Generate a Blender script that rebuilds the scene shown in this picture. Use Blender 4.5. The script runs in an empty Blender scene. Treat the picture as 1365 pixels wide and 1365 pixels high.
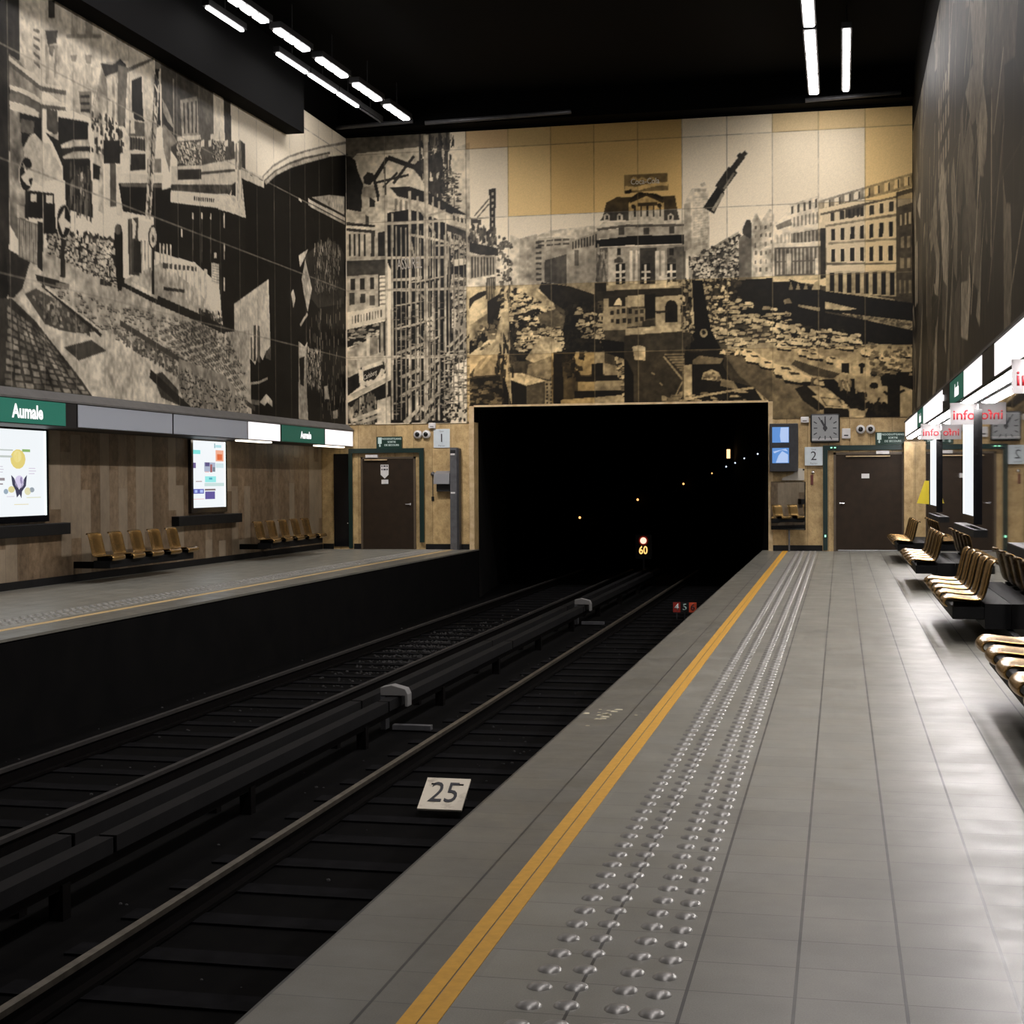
import bpy, bmesh, math, random
import numpy as np
from mathutils import Vector, Matrix
C = bpy.context.scene.collection
rnd = random.Random(7)
D = 34.4            # end wall
XL = -11.63         # left mural plane
XM = 1.57           # right mural plane
XW = -12.3          # lower left wall
XG = 1.6            # glazed lower right wall
# ------------------------------------------------------------------ materials
MATS = {}
def mat(name, col=(.5,.5,.5), rough=.5, metal=0., emit=None, es=0., spec=.5, coat=0.):
    if name in MATS: return MATS[name]
    m = bpy.data.materials.new(name); m.use_nodes = True
    b = m.node_tree.nodes['Principled BSDF']
    b.inputs['Base Color'].default_value = (*col, 1)
    b.inputs['Roughness'].default_value = rough
    b.inputs['Metallic'].default_value = metal
    b.inputs['Specular IOR Level'].default_value = spec
    b.inputs['Coat Weight'].default_value = coat
    if emit:
        b.inputs['Emission Color'].default_value = (*emit, 1)
        b.inputs['Emission Strength'].default_value = es
    MATS[name] = m
    return m
class NT:
    def __init__(s, name, **k):
        s.m = mat(name, **k); s.t = s.m.node_tree; s.b = s.t.nodes['Principled BSDF']
    def n(s, typ, **k):
        n = s.t.nodes.new(typ)
        for a, v in k.items(): setattr(n, a, v)
        return n
    def put(s, sock, v):
        if hasattr(v, 'links'): s.t.links.new(v, sock)
        else: sock.default_value = v
    def ma(s, op, a, b=None, c=None):
        n = s.n('ShaderNodeMath', operation=op)
        s.put(n.inputs[0], a)
        if b is not None: s.put(n.inputs[1], b)
        if c is not None: s.put(n.inputs[2], c)
        return n.outputs[0]
    def pos(s):
        g = s.n('ShaderNodeNewGeometry'); x = s.n('ShaderNodeSeparateXYZ')
        s.t.links.new(g.outputs['Position'], x.inputs[0]); return g.outputs['Position'], x.outputs
    def xyz(s, x, y, z):
        n = s.n('ShaderNodeCombineXYZ')
        for i, v in enumerate((x, y, z)): s.put(n.inputs[i], v)
        return n.outputs[0]
    def white(s, x, y=0., z=0.):
        n = s.n('ShaderNodeTexWhiteNoise', noise_dimensions='3D'); s.put(n.inputs['Vector'], s.xyz(x, y, z)); return n.outputs['Value']
    def noise(s, vec, scale, detail=4, rough=.6):
        n = s.n('ShaderNodeTexNoise'); s.put(n.inputs['Vector'], vec); n.inputs['Scale'].default_value = scale
        n.inputs['Detail'].default_value = detail; n.inputs['Roughness'].default_value = rough; return n.outputs[0]
    def rng(s, v, a, b, c, d):
        n = s.n('ShaderNodeMapRange'); s.put(n.inputs[0], v)
        for i, q in enumerate((a, b, c, d)): s.put(n.inputs[i+1], q)
        return n.outputs[0]
    def mix(s, f, a, b, mode='MIX'):
        n = s.n('ShaderNodeMix', data_type='RGBA', blend_type=mode); s.put(n.inputs[0], f)
        s.put(n.inputs[6], a if hasattr(a, 'links') else (*a, 1)); s.put(n.inputs[7], b if hasattr(b, 'links') else (*b, 1)); return n.outputs[2]
    def line(s, v, off, pitch, w):      # 1 on a joint
        q = s.ma('DIVIDE', s.ma('SUBTRACT', v, off), pitch)
        f = s.ma('ABSOLUTE', s.ma('SUBTRACT', s.ma('FRACT', s.ma('ADD', q, .5)), .5))
        return s.ma('LESS_THAN', f, w/pitch/2)
    def cell(s, v, off, pitch):
        return s.ma('FLOOR', s.ma('DIVIDE', s.ma('SUBTRACT', v, off), pitch))
    def done(s, col=None, rough=None, bump=None, bs=.2):
        if col is not None: s.put(s.b.inputs['Base Color'], col)
        if rough is not None: s.put(s.b.inputs['Roughness'], rough)
        if bump is not None:
            n = s.n('ShaderNodeBump'); n.inputs['Strength'].default_value = bs; n.inputs['Distance'].default_value = .01
            s.put(n.inputs['Height'], bump); s.t.links.new(n.outputs[0], s.b.inputs['Normal'])
        return s.m
def tile_mat(name, xoff, xpitch, base, warm):
    k = NT(name, rough=.38, spec=.5); p, (x, y, z) = k.pos()
    j1 = k.line(x, xoff, xpitch, .011)
    if xoff > -1: j1 = k.ma('MULTIPLY', j1, k.ma('GREATER_THAN', k.ma('ABSOLUTE', k.ma('ADD', x, 1.14)), .05))
    j2 = k.line(y, 6.124, .2915, .005)
    tint = k.rng(k.white(k.cell(x, xoff, xpitch), k.cell(y, 6.124, .2915)), 0, 1, .93, 1.05)
    sp = k.rng(k.noise(p, 180, 2), .3, .7, .86, 1.12)
    st = k.rng(k.noise(p, 1.3, 5, .65), .35, .75, 1.06, .86)
    v = k.ma('MULTIPLY', k.ma('MULTIPLY', tint, sp), st)
    c = k.mix(1., tuple(base), k.xyz(v, v, v), 'MULTIPLY')
    c = k.mix(k.ma('MULTIPLY', j2, .7), c, (.05,.048,.043))
    c = k.mix(k.ma('MULTIPLY', j1, .9), c, (.028,.027,.025))
    ro = k.rng(k.noise(p, 3., 4), .3, .7, .30, .46)
    return k.done(c, ro, k.ma('SUBTRACT', 1., k.ma('MAXIMUM', j1, j2)), .25)
M_TILE = tile_mat('floor_tile', -.473, .3335, (.262,.255,.215), 0)
M_EDGE = tile_mat('edge_tile_dimmed', -1.416, .3335, (.165,.158,.130), 0)  # darker base colour carries the floor's light falling off towards the edge
def stone_mat(name, axis, off, pitch, base, dark, var, zc=None, grey=None, jl=.6):
    k = NT(name, rough=.42); p, s3 = k.pos(); a = s3[axis]; z = s3[2]
    cid = k.cell(a, off, pitch)
    if zc:
        sh = k.ma('MULTIPLY', k.white(cid, 3.7), 2.0)
        t = k.white(cid, k.cell(k.ma('ADD', z, sh), 0, zc), 5.1)
    else: t = k.white(cid, 9.2)
    sx = [1., 1., .35]
    mp = k.n('ShaderNodeMapping'); mp.inputs['Scale'].default_value = (1., 1., .75); k.t.links.new(p, mp.inputs[0])
    n1 = k.noise(mp.outputs[0], 7., 6, .7); n2 = k.noise(p, 42., 3, .6); n3 = k.noise(mp.outputs[0], 1.6, 4, .6)
    f = k.rng(n1, .38, .7, 0., 1.); c = k.mix(f, base, dark)
    pit = k.ma('GREATER_THAN', n2, .63); c = k.mix(k.ma('MULTIPLY', pit, .5), c, tuple(.45*q for q in dark))
    if grey: c = k.mix(k.rng(t, .70, .86, 0., .7), c, grey)
    v = k.ma('MULTIPLY', k.rng(t, 0, 1, 1-var, 1+var), k.rng(n3, .3, .7, .82, 1.15))
    c = k.mix(1., c, k.xyz(v, v, v), 'MULTIPLY')
    c = k.mix(k.ma('MULTIPLY', k.line(a, off, pitch, .012), jl), c, tuple(.25*q for q in dark))
    return k.done(c, None, n1, .12)
M_STONE_END = stone_mat('travertine_end', 0, -9.05, .4625, (.56,.40,.19), (.33,.215,.09), .12)
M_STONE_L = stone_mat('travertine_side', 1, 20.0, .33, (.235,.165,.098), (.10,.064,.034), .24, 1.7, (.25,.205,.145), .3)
def noisy(name, a, b, scale, rough=.6, metal=0., lo=.35, hi=.7, spec=.5):
    k = NT(name, rough=rough, metal=metal, spec=spec); p, s3 = k.pos()
    return k.done(k.mix(k.rng(k.noise(p, scale, 5), lo, hi, 0, 1), a, b))
M_BLACKCEIL = noisy('black_ceiling', (.0011,.0011,.0011), (.0007,.0007,.0007), 1.2, .9, spec=.1)
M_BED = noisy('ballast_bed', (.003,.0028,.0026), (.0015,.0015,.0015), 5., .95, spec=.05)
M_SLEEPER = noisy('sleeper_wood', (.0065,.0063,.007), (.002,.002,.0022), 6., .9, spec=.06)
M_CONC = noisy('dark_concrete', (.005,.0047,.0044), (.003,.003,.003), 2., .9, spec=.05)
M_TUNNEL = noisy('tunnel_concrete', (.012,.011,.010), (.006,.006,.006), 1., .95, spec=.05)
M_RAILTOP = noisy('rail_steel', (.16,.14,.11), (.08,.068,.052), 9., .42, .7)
M_RAILSIDE = noisy('rail_rust', (.0035,.0028,.0024), (.002,.0016,.0015), 9., .9, spec=.05)
M_COVER = noisy('conductor_cover', (.0085,.008,.008), (.0055,.0052,.0052), 4., .8, spec=.12)
M_YEL = noisy('yellow_line', (.74,.39,.035), (.62,.315,.025), 22., .55)
M_YELPALE = noisy('pale_yellow_line', (.66,.47,.22), (.56,.39,.17), 22., .55)
M_DOME = noisy('tactile_dome', (.36,.35,.32), (.27,.26,.24), 30., .33, .3)
M_SEAT = noisy('bronze_shell', (.40,.25,.092), (.30,.18,.06), 14., .27, .88)
M_BEAM = noisy('black_steel', (.004,.004,.0045), (.007,.007,.007), 8., .6, spec=.15)
M_DOOR = noisy('brown_door', (.026,.0155,.0075), (.018,.0105,.005), 5., .6, spec=.25)
M_DFRAME = noisy('door_frame_bronze', (.10,.075,.048), (.07,.05,.03), 5., .45)
M_GREEN = noisy('green_enamel', (.001,.019,.015), (.001,.015,.012), 4., .45)
M_GREENSIGN = noisy('green_sign_face', (.002,.030,.018), (.002,.025,.015), 4., .45)
M_WHITE = noisy('white_enamel', (.72,.70,.68), (.62,.60,.58), 8., .45)
M_SIGNW = noisy('pale_blue_white', (.62,.68,.70), (.56,.62,.64), 8., .4)
M_GREYM = noisy('grey_steel', (.14,.14,.145), (.10,.10,.105), 8., .45, .4)
M_DGREY = noisy('dark_grey_steel', (.045,.045,.048), (.03,.03,.032), 8., .45, .3)
M_LIGHTSTONE = noisy('pale_stone', (.62,.47,.27), (.42,.29,.14), 6., .5)
M_TRIM = noisy('grey_trim', (.13,.125,.115), (.10,.095,.088), 5., .6)
M_BASE = noisy('dark_skirting', (.010,.0095,.009), (.006,.006,.006), 6., .6, spec=.2)
M_CHROME = mat('chrome', (.75,.75,.75), .22, 1.)
M_BLACK = mat('black_paint', (.008,.008,.008), .5)
M_BLACKGLOSS = mat('black_gloss', (.006,.006,.007), .12)
M_MIRROR = mat('mirror_glass', (.85,.87,.86), .015, 1.)
M_TEXTW = mat('white_lettering', (.8,.8,.78), .5)
M_TEXTD = mat('dark_lettering', (.03,.03,.035), .5)
M_RED = mat('red_lettering', (.55,.02,.03), .5)
M_DIAL = noisy('clock_dial', (.30,.31,.31), (.25,.26,.26), 4., .5)
def em(name, col, s): return mat(name, (.0,.0,.0) if s < 50 else (.1,.1,.1), .5, 0, col, s)
LAMP = 15.
M_LAMP = em('lamp_tube', (1., .96, .95), LAMP)
M_STRIP = em('strip_tube', (1., .95, .945), 40.)
M_LIT = em('lit_panel', (1., .93, .93), 1.25)
M_POSTER = em('backlit_white', (.93, .97, 1.), .95)
M_EDGELAMP = em('poster_edge_tube', (.9, 1., 1.), 1.6)
def gl():
    k = NT('dark_glass', col=(.012,.011,.010), rough=.03, spec=.9, coat=1.); k.b.inputs['Coat Roughness'].default_value = .02; k.b.inputs['Coat IOR'].default_value = 1.7
    return k.m
M_GLASS = gl()
def transl():
    m = mat('sign_acrylic', (.5,.48,.48), .4); t = m.node_tree; b = t.nodes['Principled BSDF']; o = t.nodes['Material Output']
    tr = t.nodes.new('ShaderNodeBsdfTranslucent'); tr.inputs[0].default_value = (.5,.48,.48,1); mx = t.nodes.new('ShaderNodeMixShader'); mx.inputs[0].default_value = .45
    t.links.new(b.outputs[0], mx.inputs[1]); t.links.new(tr.outputs[0], mx.inputs[2]); t.links.new(mx.outputs[0], o.inputs[0]); return m
M_ACRYL = transl()
# ------------------------------------------------------------------ mesh helpers
class MB:
    def __init__(s): s.v = []; s.f = []
    def box(s, x0, x1, y0, y1, z0, z1):
        b = len(s.v)
        s.v += [(x0,y0,z0),(x1,y0,z0),(x1,y1,z0),(x0,y1,z0),(x0,y0,z1),(x1,y0,z1),(x1,y1,z1),(x0,y1,z1)]
        s.f += [tuple(b+i for i in q) for q in ((3,2,1,0),(4,5,6,7),(0,1,5,4),(1,2,6,5),(2,3,7,6),(3,0,4,7))]
        return s
    def quad(s, *p):
        b = len(s.v); s.v += [tuple(q) for q in p]; s.f.append(tuple(range(b, b+len(p)))); return s
    def prism(s, pts, a, b, axis):      # polygon extruded along an axis
        n = len(pts); o = len(s.v)
        def mk(p, t):
            q = list(p); q.insert(axis, t); return tuple(q)
        s.v += [mk(p, a) for p in pts] + [mk(p, b) for p in pts]
        s.f += [tuple(o+i for i in range(n-1,-1,-1)), tuple(o+n+i for i in range(n))]
        s.f += [(o+i, o+(i+1)%n, o+n+(i+1)%n, o+n+i) for i in range(n)]
        return s
    def tube(s, p, q, r, n=10, r2=None):
        p, q = Vector(p), Vector(q); d = (q-p).normalized(); a = d.orthogonal().normalized(); c = d.cross(a); o = len(s.v)
        for P, R in ((p, r), (q, r if r2 is None else r2)):
            s.v += [tuple(P+(a*math.cos(2*math.pi*i/n)+c*math.sin(2*math.pi*i/n))*R) for i in range(n)]
        s.f += [(o+i, o+(i+1)%n, o+n+(i+1)%n, o+n+i) for i in range(n)] + [tuple(range(o+n-1,o-1,-1)), tuple(range(o+n,o+2*n))]
        return s
    def dome(s, c, r, h, n=12, rings=3, axis=(0,0,1)):
        z = Vector(axis).normalized(); a = z.orthogonal().normalized(); b = z.cross(a); c = Vector(c); o = len(s.v)
        for k in range(rings):
            t = math.pi/2*k/rings; R = r*math.cos(t); Z = h*math.sin(t)
            s.v += [tuple(c+(a*math.cos(2*math.pi*i/n)+b*math.sin(2*math.pi*i/n))*R+z*Z) for i in range(n)]
        s.v.append(tuple(c+z*h))
        for k in range(rings-1):
            s.f += [(o+k*n+i, o+k*n+(i+1)%n, o+(k+1)*n+(i+1)%n, o+(k+1)*n+i) for i in range(n)]
        k = rings-1; s.f += [(o+k*n+i, o+k*n+(i+1)%n, o+rings*n) for i in range(n)]
        return s
    def build(s, name, m, parent=None, smooth=False, bevel=0., loc=None):
        me = bpy.data.meshes.new(name); me.from_pydata(s.v, [], s.f); me.update()
        bm = bmesh.new(); bm.from_mesh(me); bmesh.ops.recalc_face_normals(bm, faces=bm.faces[:]) if not getattr(s, 'raw', False) else None
        bm.to_mesh(me); bm.free()
        o = bpy.data.objects.new(name, me); C.objects.link(o); me.materials.append(m)
        if smooth:
            for p in me.polygons: p.use_smooth = True
        if bevel:
            md = o.modifiers.new('bevel', 'BEVEL'); md.width = bevel; md.segments = 2; md.limit_method = 'ANGLE'
        if parent is not None:
            o.parent = parent
            o.matrix_parent_inverse = Matrix.Translation(-Vector(parent.location)) if parent.type == 'EMPTY' else Matrix()
        return o
def box(*a): return MB().box(*a)
def tag(o, label, cat, group=None, kind=None):
    o['label'] = label; o['category'] = cat
    if group: o['group'] = group
    if kind: o['kind'] = kind
    return o
def empty(name, loc, label, cat, group=None):
    o = bpy.data.objects.new(name, None); C.objects.link(o); o.location = loc; o.empty_display_size = .1
    return tag(o, label, cat, group)
def struct(o): o['kind'] = 'structure'; return o
def copy_thing(src, delta, label, group=None):
    r = src.copy(); C.objects.link(r); r.location = Vector(src.location)+Vector(delta); r['label'] = label
    if group: r['group'] = group
    for ch in src.children:
        c = ch.copy(); C.objects.link(c); c.parent = r
        for g in ch.children:
            d = g.copy(); C.objects.link(d); d.parent = c
    return r
FONT = {}
def text(name, s, h, org, xd, yd, m, parent=None, align='CENTER', ext=.002, stretch=1., bold=0., width=None):
    cu = bpy.data.curves.new('t', 'FONT'); cu.body = s; cu.size = 1.; cu.align_x = align; cu.align_y = 'CENTER'; cu.extrude = 0.; cu.offset = bold
    cu.resolution_u = 3
    t = bpy.data.objects.new('t', cu); C.objects.link(t)
    dg = bpy.context.evaluated_depsgraph_get(); me = bpy.data.meshes.new_from_object(t.evaluated_get(dg))
    bpy.data.objects.remove(t); bpy.data.curves.remove(cu)
    k = h/.70
    if width: xs = [v.co.x for v in me.vertices]; stretch = width/((max(xs)-min(xs))*k)
    xd, yd = Vector(xd).normalized(), Vector(yd).normalized(); zd = xd.cross(yd); org = Vector(org)
    bm = bmesh.new(); bm.from_mesh(me)
    r = bmesh.ops.extrude_face_region(bm, geom=bm.faces[:])
    for v in r['geom']:
        if isinstance(v, bmesh.types.BMVert): v.co.z += ext/k
    for v in bm.verts: v.co = org + xd*v.co.x*k*stretch + yd*v.co.y*k + zd*v.co.z*k
    bmesh.ops.recalc_face_normals(bm, faces=bm.faces[:]); bm.to_mesh(me); bm.free(); me.name = name
    me.materials.clear(); me.materials.append(m)
    o = bpy.data.objects.new(name, me); C.objects.link(o)
    if parent is not None:
        o.parent = parent
        o.matrix_parent_inverse = Matrix.Translation(-Vector(parent.location))
    return o
# ------------------------------------------------------------------ murals: painted print on enamel panels
END_ART=[
('P',.95,[-8,804,1333,755,1333,-24,-15,-7]),
('P',.95,[407,779,820,753,819,446,406,463]),
('P',.2,[299,326,1014,316,1341,261,1341,-24,297,-11]),
('P',.8,[405,442,441,423,495,446,616,455,615,281,405,288]),
('P',.68,[429,431,470,440,469,312,423,305]),
('P',.6,[445,400,474,429,504,431,566,425,616,441,615,288,512,298,450,321]),
('W',.2,[466,426,481,427,480,327,466,328],1,8,1,.45,0),
('W',.22,[470,427,549,430,548,409,470,408],4,2,.8,.45,0),
('P',.55,[490,393,552,414,612,434,612,295,489,313]),
('W',.16,[552,419,612,436,612,408,552,400],9,1,.5,.9,0),
('P',.22,[488,378,539,390,539,318,487,327]),
('P',.5,[543,388,610,396,610,299,543,311]),
('L',.25,10,[564,399,564,363]),
('N',.25,.25,[490,399,612,434,612,295,489,313]),
('P',.07,[480,327,548,315,613,292,613,212,565,239,503,281,473,312]),
('P',.66,[397,302,423,326,452,321,509,277,519,242,483,226,440,234,397,217]),
('S',11,[390,302,423,313,521,249,609,212,609,159,422,146,331,166,359,236],260,.28,.13,.03,.12),
('S',12,[390,302,423,313,521,249,609,212,609,173,422,164,331,184,359,236],150,.24,.1,.6,.85),
('P',.26,[469,251,512,263,540,241,533,214,480,219]),
('S',13,[331,219,485,222,485,154,331,148],90,.2,.25,.04,.15),
('S',14,[422,217,521,221,533,193,422,164],50,.3,.08,.55,.8),
('P',.68,[480,201,503,197,526,182,529,168,515,141,461,138,440,149]),
('P',.45,[447,135,504,155,508,113,497,99,443,111]),
('P',.05,[508,162,529,165,532,37,507,37]),
('N',.3,.12,[332,325,548,318,547,109,331,113]),
('P',.05,[541,266,604,274,622,211,623,159,565,168,537,161,530,214]),
('S',15,[535,275,618,277,632,159,538,144],90,.2,.16,.03,.1),
('S',16,[565,265,627,255,627,185,565,195],30,.25,.1,.4,.7),
('P',.58,[561,162,629,161,628,110,572,108,551,133]),
('P',.5,[554,147,579,150,579,125,554,122]),
('S',17,[529,161,576,160,575,108,529,109],16,.2,.2,.05,.15),
('P',.06,[598,134,625,135,625,103,598,104]),
('P',.5,[628,135,657,127,663,103,628,103]),
('P',.07,[561,105,667,106,667,92,561,93]),
('P',.52,[565,92,670,94,672,71,565,72]),
('P',.05,[557,72,674,71,675,52,557,51]),
('P',.6,[525,51,684,61,691,34,525,35]),
('W',.06,[565,66,618,67,618,55,564,54],3,1,.3,1,0),
('P',.75,[679,106,679,103,677,100,674,98,670,97,667,98,663,99,661,101,659,103,658,106,659,109,661,112,663,114,667,115,671,115,674,113,677,111,679,109]),
('S',18,[650,148,692,140,691,45,674,54],24,.15,.15,.3,.8),
('P',.07,[298,103,382,112,389,36,297,37]),
('P',.58,[324,152,389,168,389,115,313,110]),
('P',.06,[368,165,380,165,380,126,367,126]),
('S',19,[298,96,382,103,381,41,297,43],30,.3,.1,.1,.4),
('P',.85,[384,108,407,117,432,116,490,96,443,86]),
('P',.05,[384,107,443,84,443,37,389,38]),
('P',.24,[443,84,488,94,479,38,443,37]),
('P',.55,[488,96,504,95,507,37,486,38]),
('W',.1,[486,92,508,92,507,39,486,40],2,6,.4,.6,1),
('P',.3,[-8,786,262,770,261,620,187,650,19,638,-10,639]),
('P',.82,[30,650,187,658,261,647,309,662,307,415,0,427,2,621]),
('P',.1,[-9,661,26,634,32,608,45,576,40,511,-11,510]),
('P',.12,[45,593,56,605,71,601,73,585,62,573,48,577]),
('P',.6,[43,568,71,574,80,545,56,536,39,540]),
('L',.08,8,[73,585,80,556,84,534]),
('L',.1,10,[71,585,107,637]),
('L',.1,12,[107,637,159,616,191,604]),
('L',.12,7,[120,574,172,637]),
('L',.12,6,[75,578,159,593]),
('L',.12,5,[94,566,131,600]),
('L',.15,4,[98,623,101,544]),
('P',.13,[180,624,220,640,243,630,246,545,212,546,187,586,168,609]),
('W',.75,[187,597,239,598,238,573,187,572],3,1,.45,.9,1),
('L',.14,12,[208,756,207,623]),
('L',.12,8,[234,736,237,627]),
('L',.12,6,[254,735,253,558]),
('L',.15,5,[188,721,187,624]),
('S',20,[180,669,269,681,271,513,205,547],70,.1,.28,.06,.2),
('S',21,[242,603,283,589,282,504,245,523],40,.2,.06,.1,.4),
('P',.78,[3,518,55,507,55,480,2,488]),
('P',.2,[50,507,59,505,59,478,50,478]),
('P',.75,[41,547,71,542,83,477,42,511]),
('P',.12,[60,546,75,535,74,520,61,521]),
('P',.78,[84,545,120,551,160,531,186,499,112,504,84,511]),
('W',.4,[120,542,159,531,158,506,119,508],3,1,.5,.9,0),
('P',.1,[1,488,74,477,74,472,0,479]),
('P',.72,[0,477,83,466,96,455,96,398,0,398]),
('W',.14,[4,462,53,460,53,401,4,403],4,1,.4,.9,0),
('W',.16,[59,460,78,459,77,400,58,401],1,1,.5,.95,0),
('P',.1,[81,459,100,462,100,398,81,398]),
('L',.82,10,[0,475,74,467]),
('L',.15,7,[0,470,74,461]),
('L',.8,8,[0,398,100,398]),
('P',.2,[0,394,102,394,101,356,-1,358]),
('P',.64,[-1,358,81,359,80,280,-1,270]),
('W',.12,[5,352,77,354,77,323,5,322],3,1,.45,.9,0),
('W',.2,[3,317,77,318,76,284,3,279],3,1,.5,.7,1),
('W',.45,[83,355,101,356,101,283,82,282],1,7,1,.4,0),
('P',.12,[81,357,84,357,84,280,80,280]),
('P',.86,[-1,270,103,285,102,251,-2,228]),
('W',.2,[12,262,91,276,91,256,12,241],11,1,.35,.9,0),
('P',.08,[-2,228,99,247,98,215,-2,185]),
('S',22,[-2,228,95,244,95,208,-2,183],20,.3,.1,.3,.75),
('P',.58,[-2,181,80,213,79,118,-3,102]),
('N',.5,.25,[-2,181,80,213,79,118,-3,102]),
('L',.8,9,[55,216,54,137]),
('P',.15,[82,244,99,243,98,157,81,158]),
('L',.6,6,[89,244,89,158]),
('P',.62,[24,155,94,175,98,136,52,97,32,110]),
('P',.1,[34,137,94,150,98,123,48,90,35,105]),
('L',.85,11,[36,132,37,105,47,94,56,104,69,99,86,118,92,132]),
('L',.8,10,[39,133,90,149]),
('P',.08,[-3,111,30,125,33,92,-3,66]),
('P',.72,[-3,68,113,118,113,109,-3,53]),
('P',.08,[-3,51,113,107,112,3,-3,4]),
('S',23,[-1,44,71,73,70,7,-1,8],34,.12,.4,.3,.7),
('P',.74,[76,57,110,67,110,3,76,3]),
('L',.8,10,[8,8,86,35]),
('L',.7,8,[33,4,93,24]),
('P',.055,[104,505,158,511,197,501,249,474,259,416,266,257,265,168,257,1,110,3,113,368,100,396,100,476]),
('P',.09,[112,565,159,566,214,546,282,504,311,485,308,478,256,498,198,526,131,543]),
('P',.5,[267,469,307,457,306,167,265,132]),
('P',.82,[267,498,308,489,307,464,264,473]),
('W',.1,[264,494,304,482,304,468,264,480],4,1,.35,.8,0),
('P',.14,[249,474,307,450,307,436,252,456]),
('S',24,[252,452,307,436,306,167,261,132],110,.1,.25,.08,.25),
('S',25,[260,438,307,425,306,255,266,239],50,.18,.12,.65,.85),
('P',.88,[268,388,296,390,296,365,268,366]),
('P',.85,[300,376,327,378,327,370,300,367]),
('P',.06,[261,370,303,376,303,351,261,353]),
('L',.7,5,[103,544,99,3]),
('L',.7,5,[117,504,114,10]),
('L',.7,6,[161,554,157,2]),
('L',.7,5,[181,541,177,9]),
('L',.7,11,[202,685,198,-2]),
('L',.7,4,[218,539,214,8]),
('L',.7,5,[233,527,229,8]),
('L',.7,4,[249,497,247,168]),
('L',.7,8,[304,521,301,4]),
('L',.7,5,[263,342,262,310]),
('L',.72,7,[102,480,160,479,242,481]),
('L',.7,6,[160,451,204,442,260,427,282,426]),
('L',.6,5,[217,423,256,422,248,342]),
('L',.72,6,[0,400,102,398,256,394]),
('L',.7,7,[118,345,159,345,189,348]),
('L',.65,7,[101,321,200,319,259,319,307,321]),
('L',.72,7,[-2,160,100,161,202,159,306,161,404,161]),
('L',.6,5,[183,516,223,450]),
('L',.6,5,[179,316,200,294]),
('L',.6,4,[179,214,199,193]),
('L',.55,5,[163,434,172,393]),
('L',.6,5,[205,493,249,505]),
('P',.62,[119,284,194,293,192,289,129,282]),
('L',.1,5,[127,278,194,289]),
('P',.62,[119,229,203,246,201,241,128,226]),
('L',.1,5,[126,219,203,240]),
('P',.62,[157,338,244,350,242,345,166,336]),
('L',.1,5,[165,331,244,345]),
('P',.62,[122,171,193,194,191,186,132,167]),
('L',.1,5,[130,157,193,184]),
('P',.62,[203,196,236,211,234,207,212,194]),
('L',.1,5,[210,189,236,206]),
('P',.62,[202,137,236,161,234,153,211,133]),
('L',.1,5,[210,123,236,151]),
('P',.62,[131,114,187,136,185,126,141,109]),
('L',.1,5,[139,97,187,124]),
('P',.62,[193,107,235,129,234,124,202,104]),
('L',.1,5,[200,98,235,123]),
('P',.62,[133,69,195,105,193,96,142,64]),
('L',.1,5,[140,52,195,94]),
('P',.62,[183,36,235,85,233,72,192,29]),
('L',.1,5,[190,14,235,70]),
('P',.62,[140,6,183,45,181,33,149,0]),
('L',.1,5,[147,-14,183,31]),
('P',.62,[183,5,224,39,222,29,192,0]),
('L',.1,5,[190,-11,224,27]),
('P',.62,[249,182,291,217,289,211,258,179]),
('L',.1,5,[256,173,291,211]),
('P',.62,[248,143,287,185,286,181,258,141]),
('L',.1,5,[256,136,287,180]),
('P',.62,[242,61,268,93,267,84,252,57]),
('L',.1,5,[250,47,268,83]),
('P',.62,[276,93,280,107,278,101,285,89]),
('L',.1,5,[283,82,279,100]),
('P',.62,[262,171,313,220,311,217,271,170]),
('L',.1,5,[269,166,313,216]),
('P',.8,[201,251,216,256,216,201,201,196]),
('W',.08,[203,249,214,251,214,201,203,200],1,4,.8,.4,0),
('P',.78,[262,271,271,271,271,228,262,226]),
('W',.1,[262,271,271,271,271,228,262,226],1,5,.6,.4,0),
('L',.6,7,[269,136,298,48]),
('L',.6,5,[251,168,257,79]),
('L',.5,3,[115,476,112,10]),
('L',.5,3,[127,473,124,10]),
('L',.5,3,[139,470,136,9]),
('L',.5,3,[151,468,148,9]),
('L',.5,3,[163,465,160,9]),
('L',.5,3,[175,462,172,9]),
('L',.5,3,[187,460,184,9]),
('L',.5,3,[199,457,195,9]),
('L',.5,3,[210,455,207,8]),
('L',.5,3,[222,452,219,8]),
('L',.5,3,[234,449,231,8]),
('L',.5,3,[246,447,243,8]),
('L',.5,3,[257,444,255,8]),
('L',.5,3,[269,442,266,8]),
('L',.5,3,[281,439,278,7]),
('L',.5,3,[293,436,290,7]),
('S',26,[239,168,306,176,305,4,238,4],90,.22,.05,.35,.75),
('S',27,[118,306,244,310,242,8,116,10],80,.25,.04,.25,.55),
('P',.72,[239,29,285,52,297,11,242,12]),
('S',28,[239,44,298,52,297,7,238,8],20,.12,.1,.05,.2),
('P',.8,[307,457,347,445,376,412,401,385,400,191,368,165,331,148,305,114]),
('P',.12,[355,550,372,551,369,451,357,455]),
('W',.7,[357,546,370,546,369,458,357,458],1,6,.35,.5,0),
('L',.35,3,[319,488,355,527]),
('L',.35,3,[326,484,355,515]),
('L',.5,4,[308,482,355,483]),
('P',.2,[311,482,335,479,335,466,311,467]),
('P',.85,[331,465,331,462,329,460,327,459,324,458,320,458,317,459,315,461,313,463,313,466,314,468,315,470,318,471,321,472,324,472,327,471,329,469,331,467]),
('S',29,[307,468,369,454,369,419,307,429],40,.12,.2,.12,.4),
('P',.12,[307,427,355,416,376,410,376,393,333,396,307,404]),
('P',.6,[307,397,371,393,370,349,307,340]),
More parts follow.
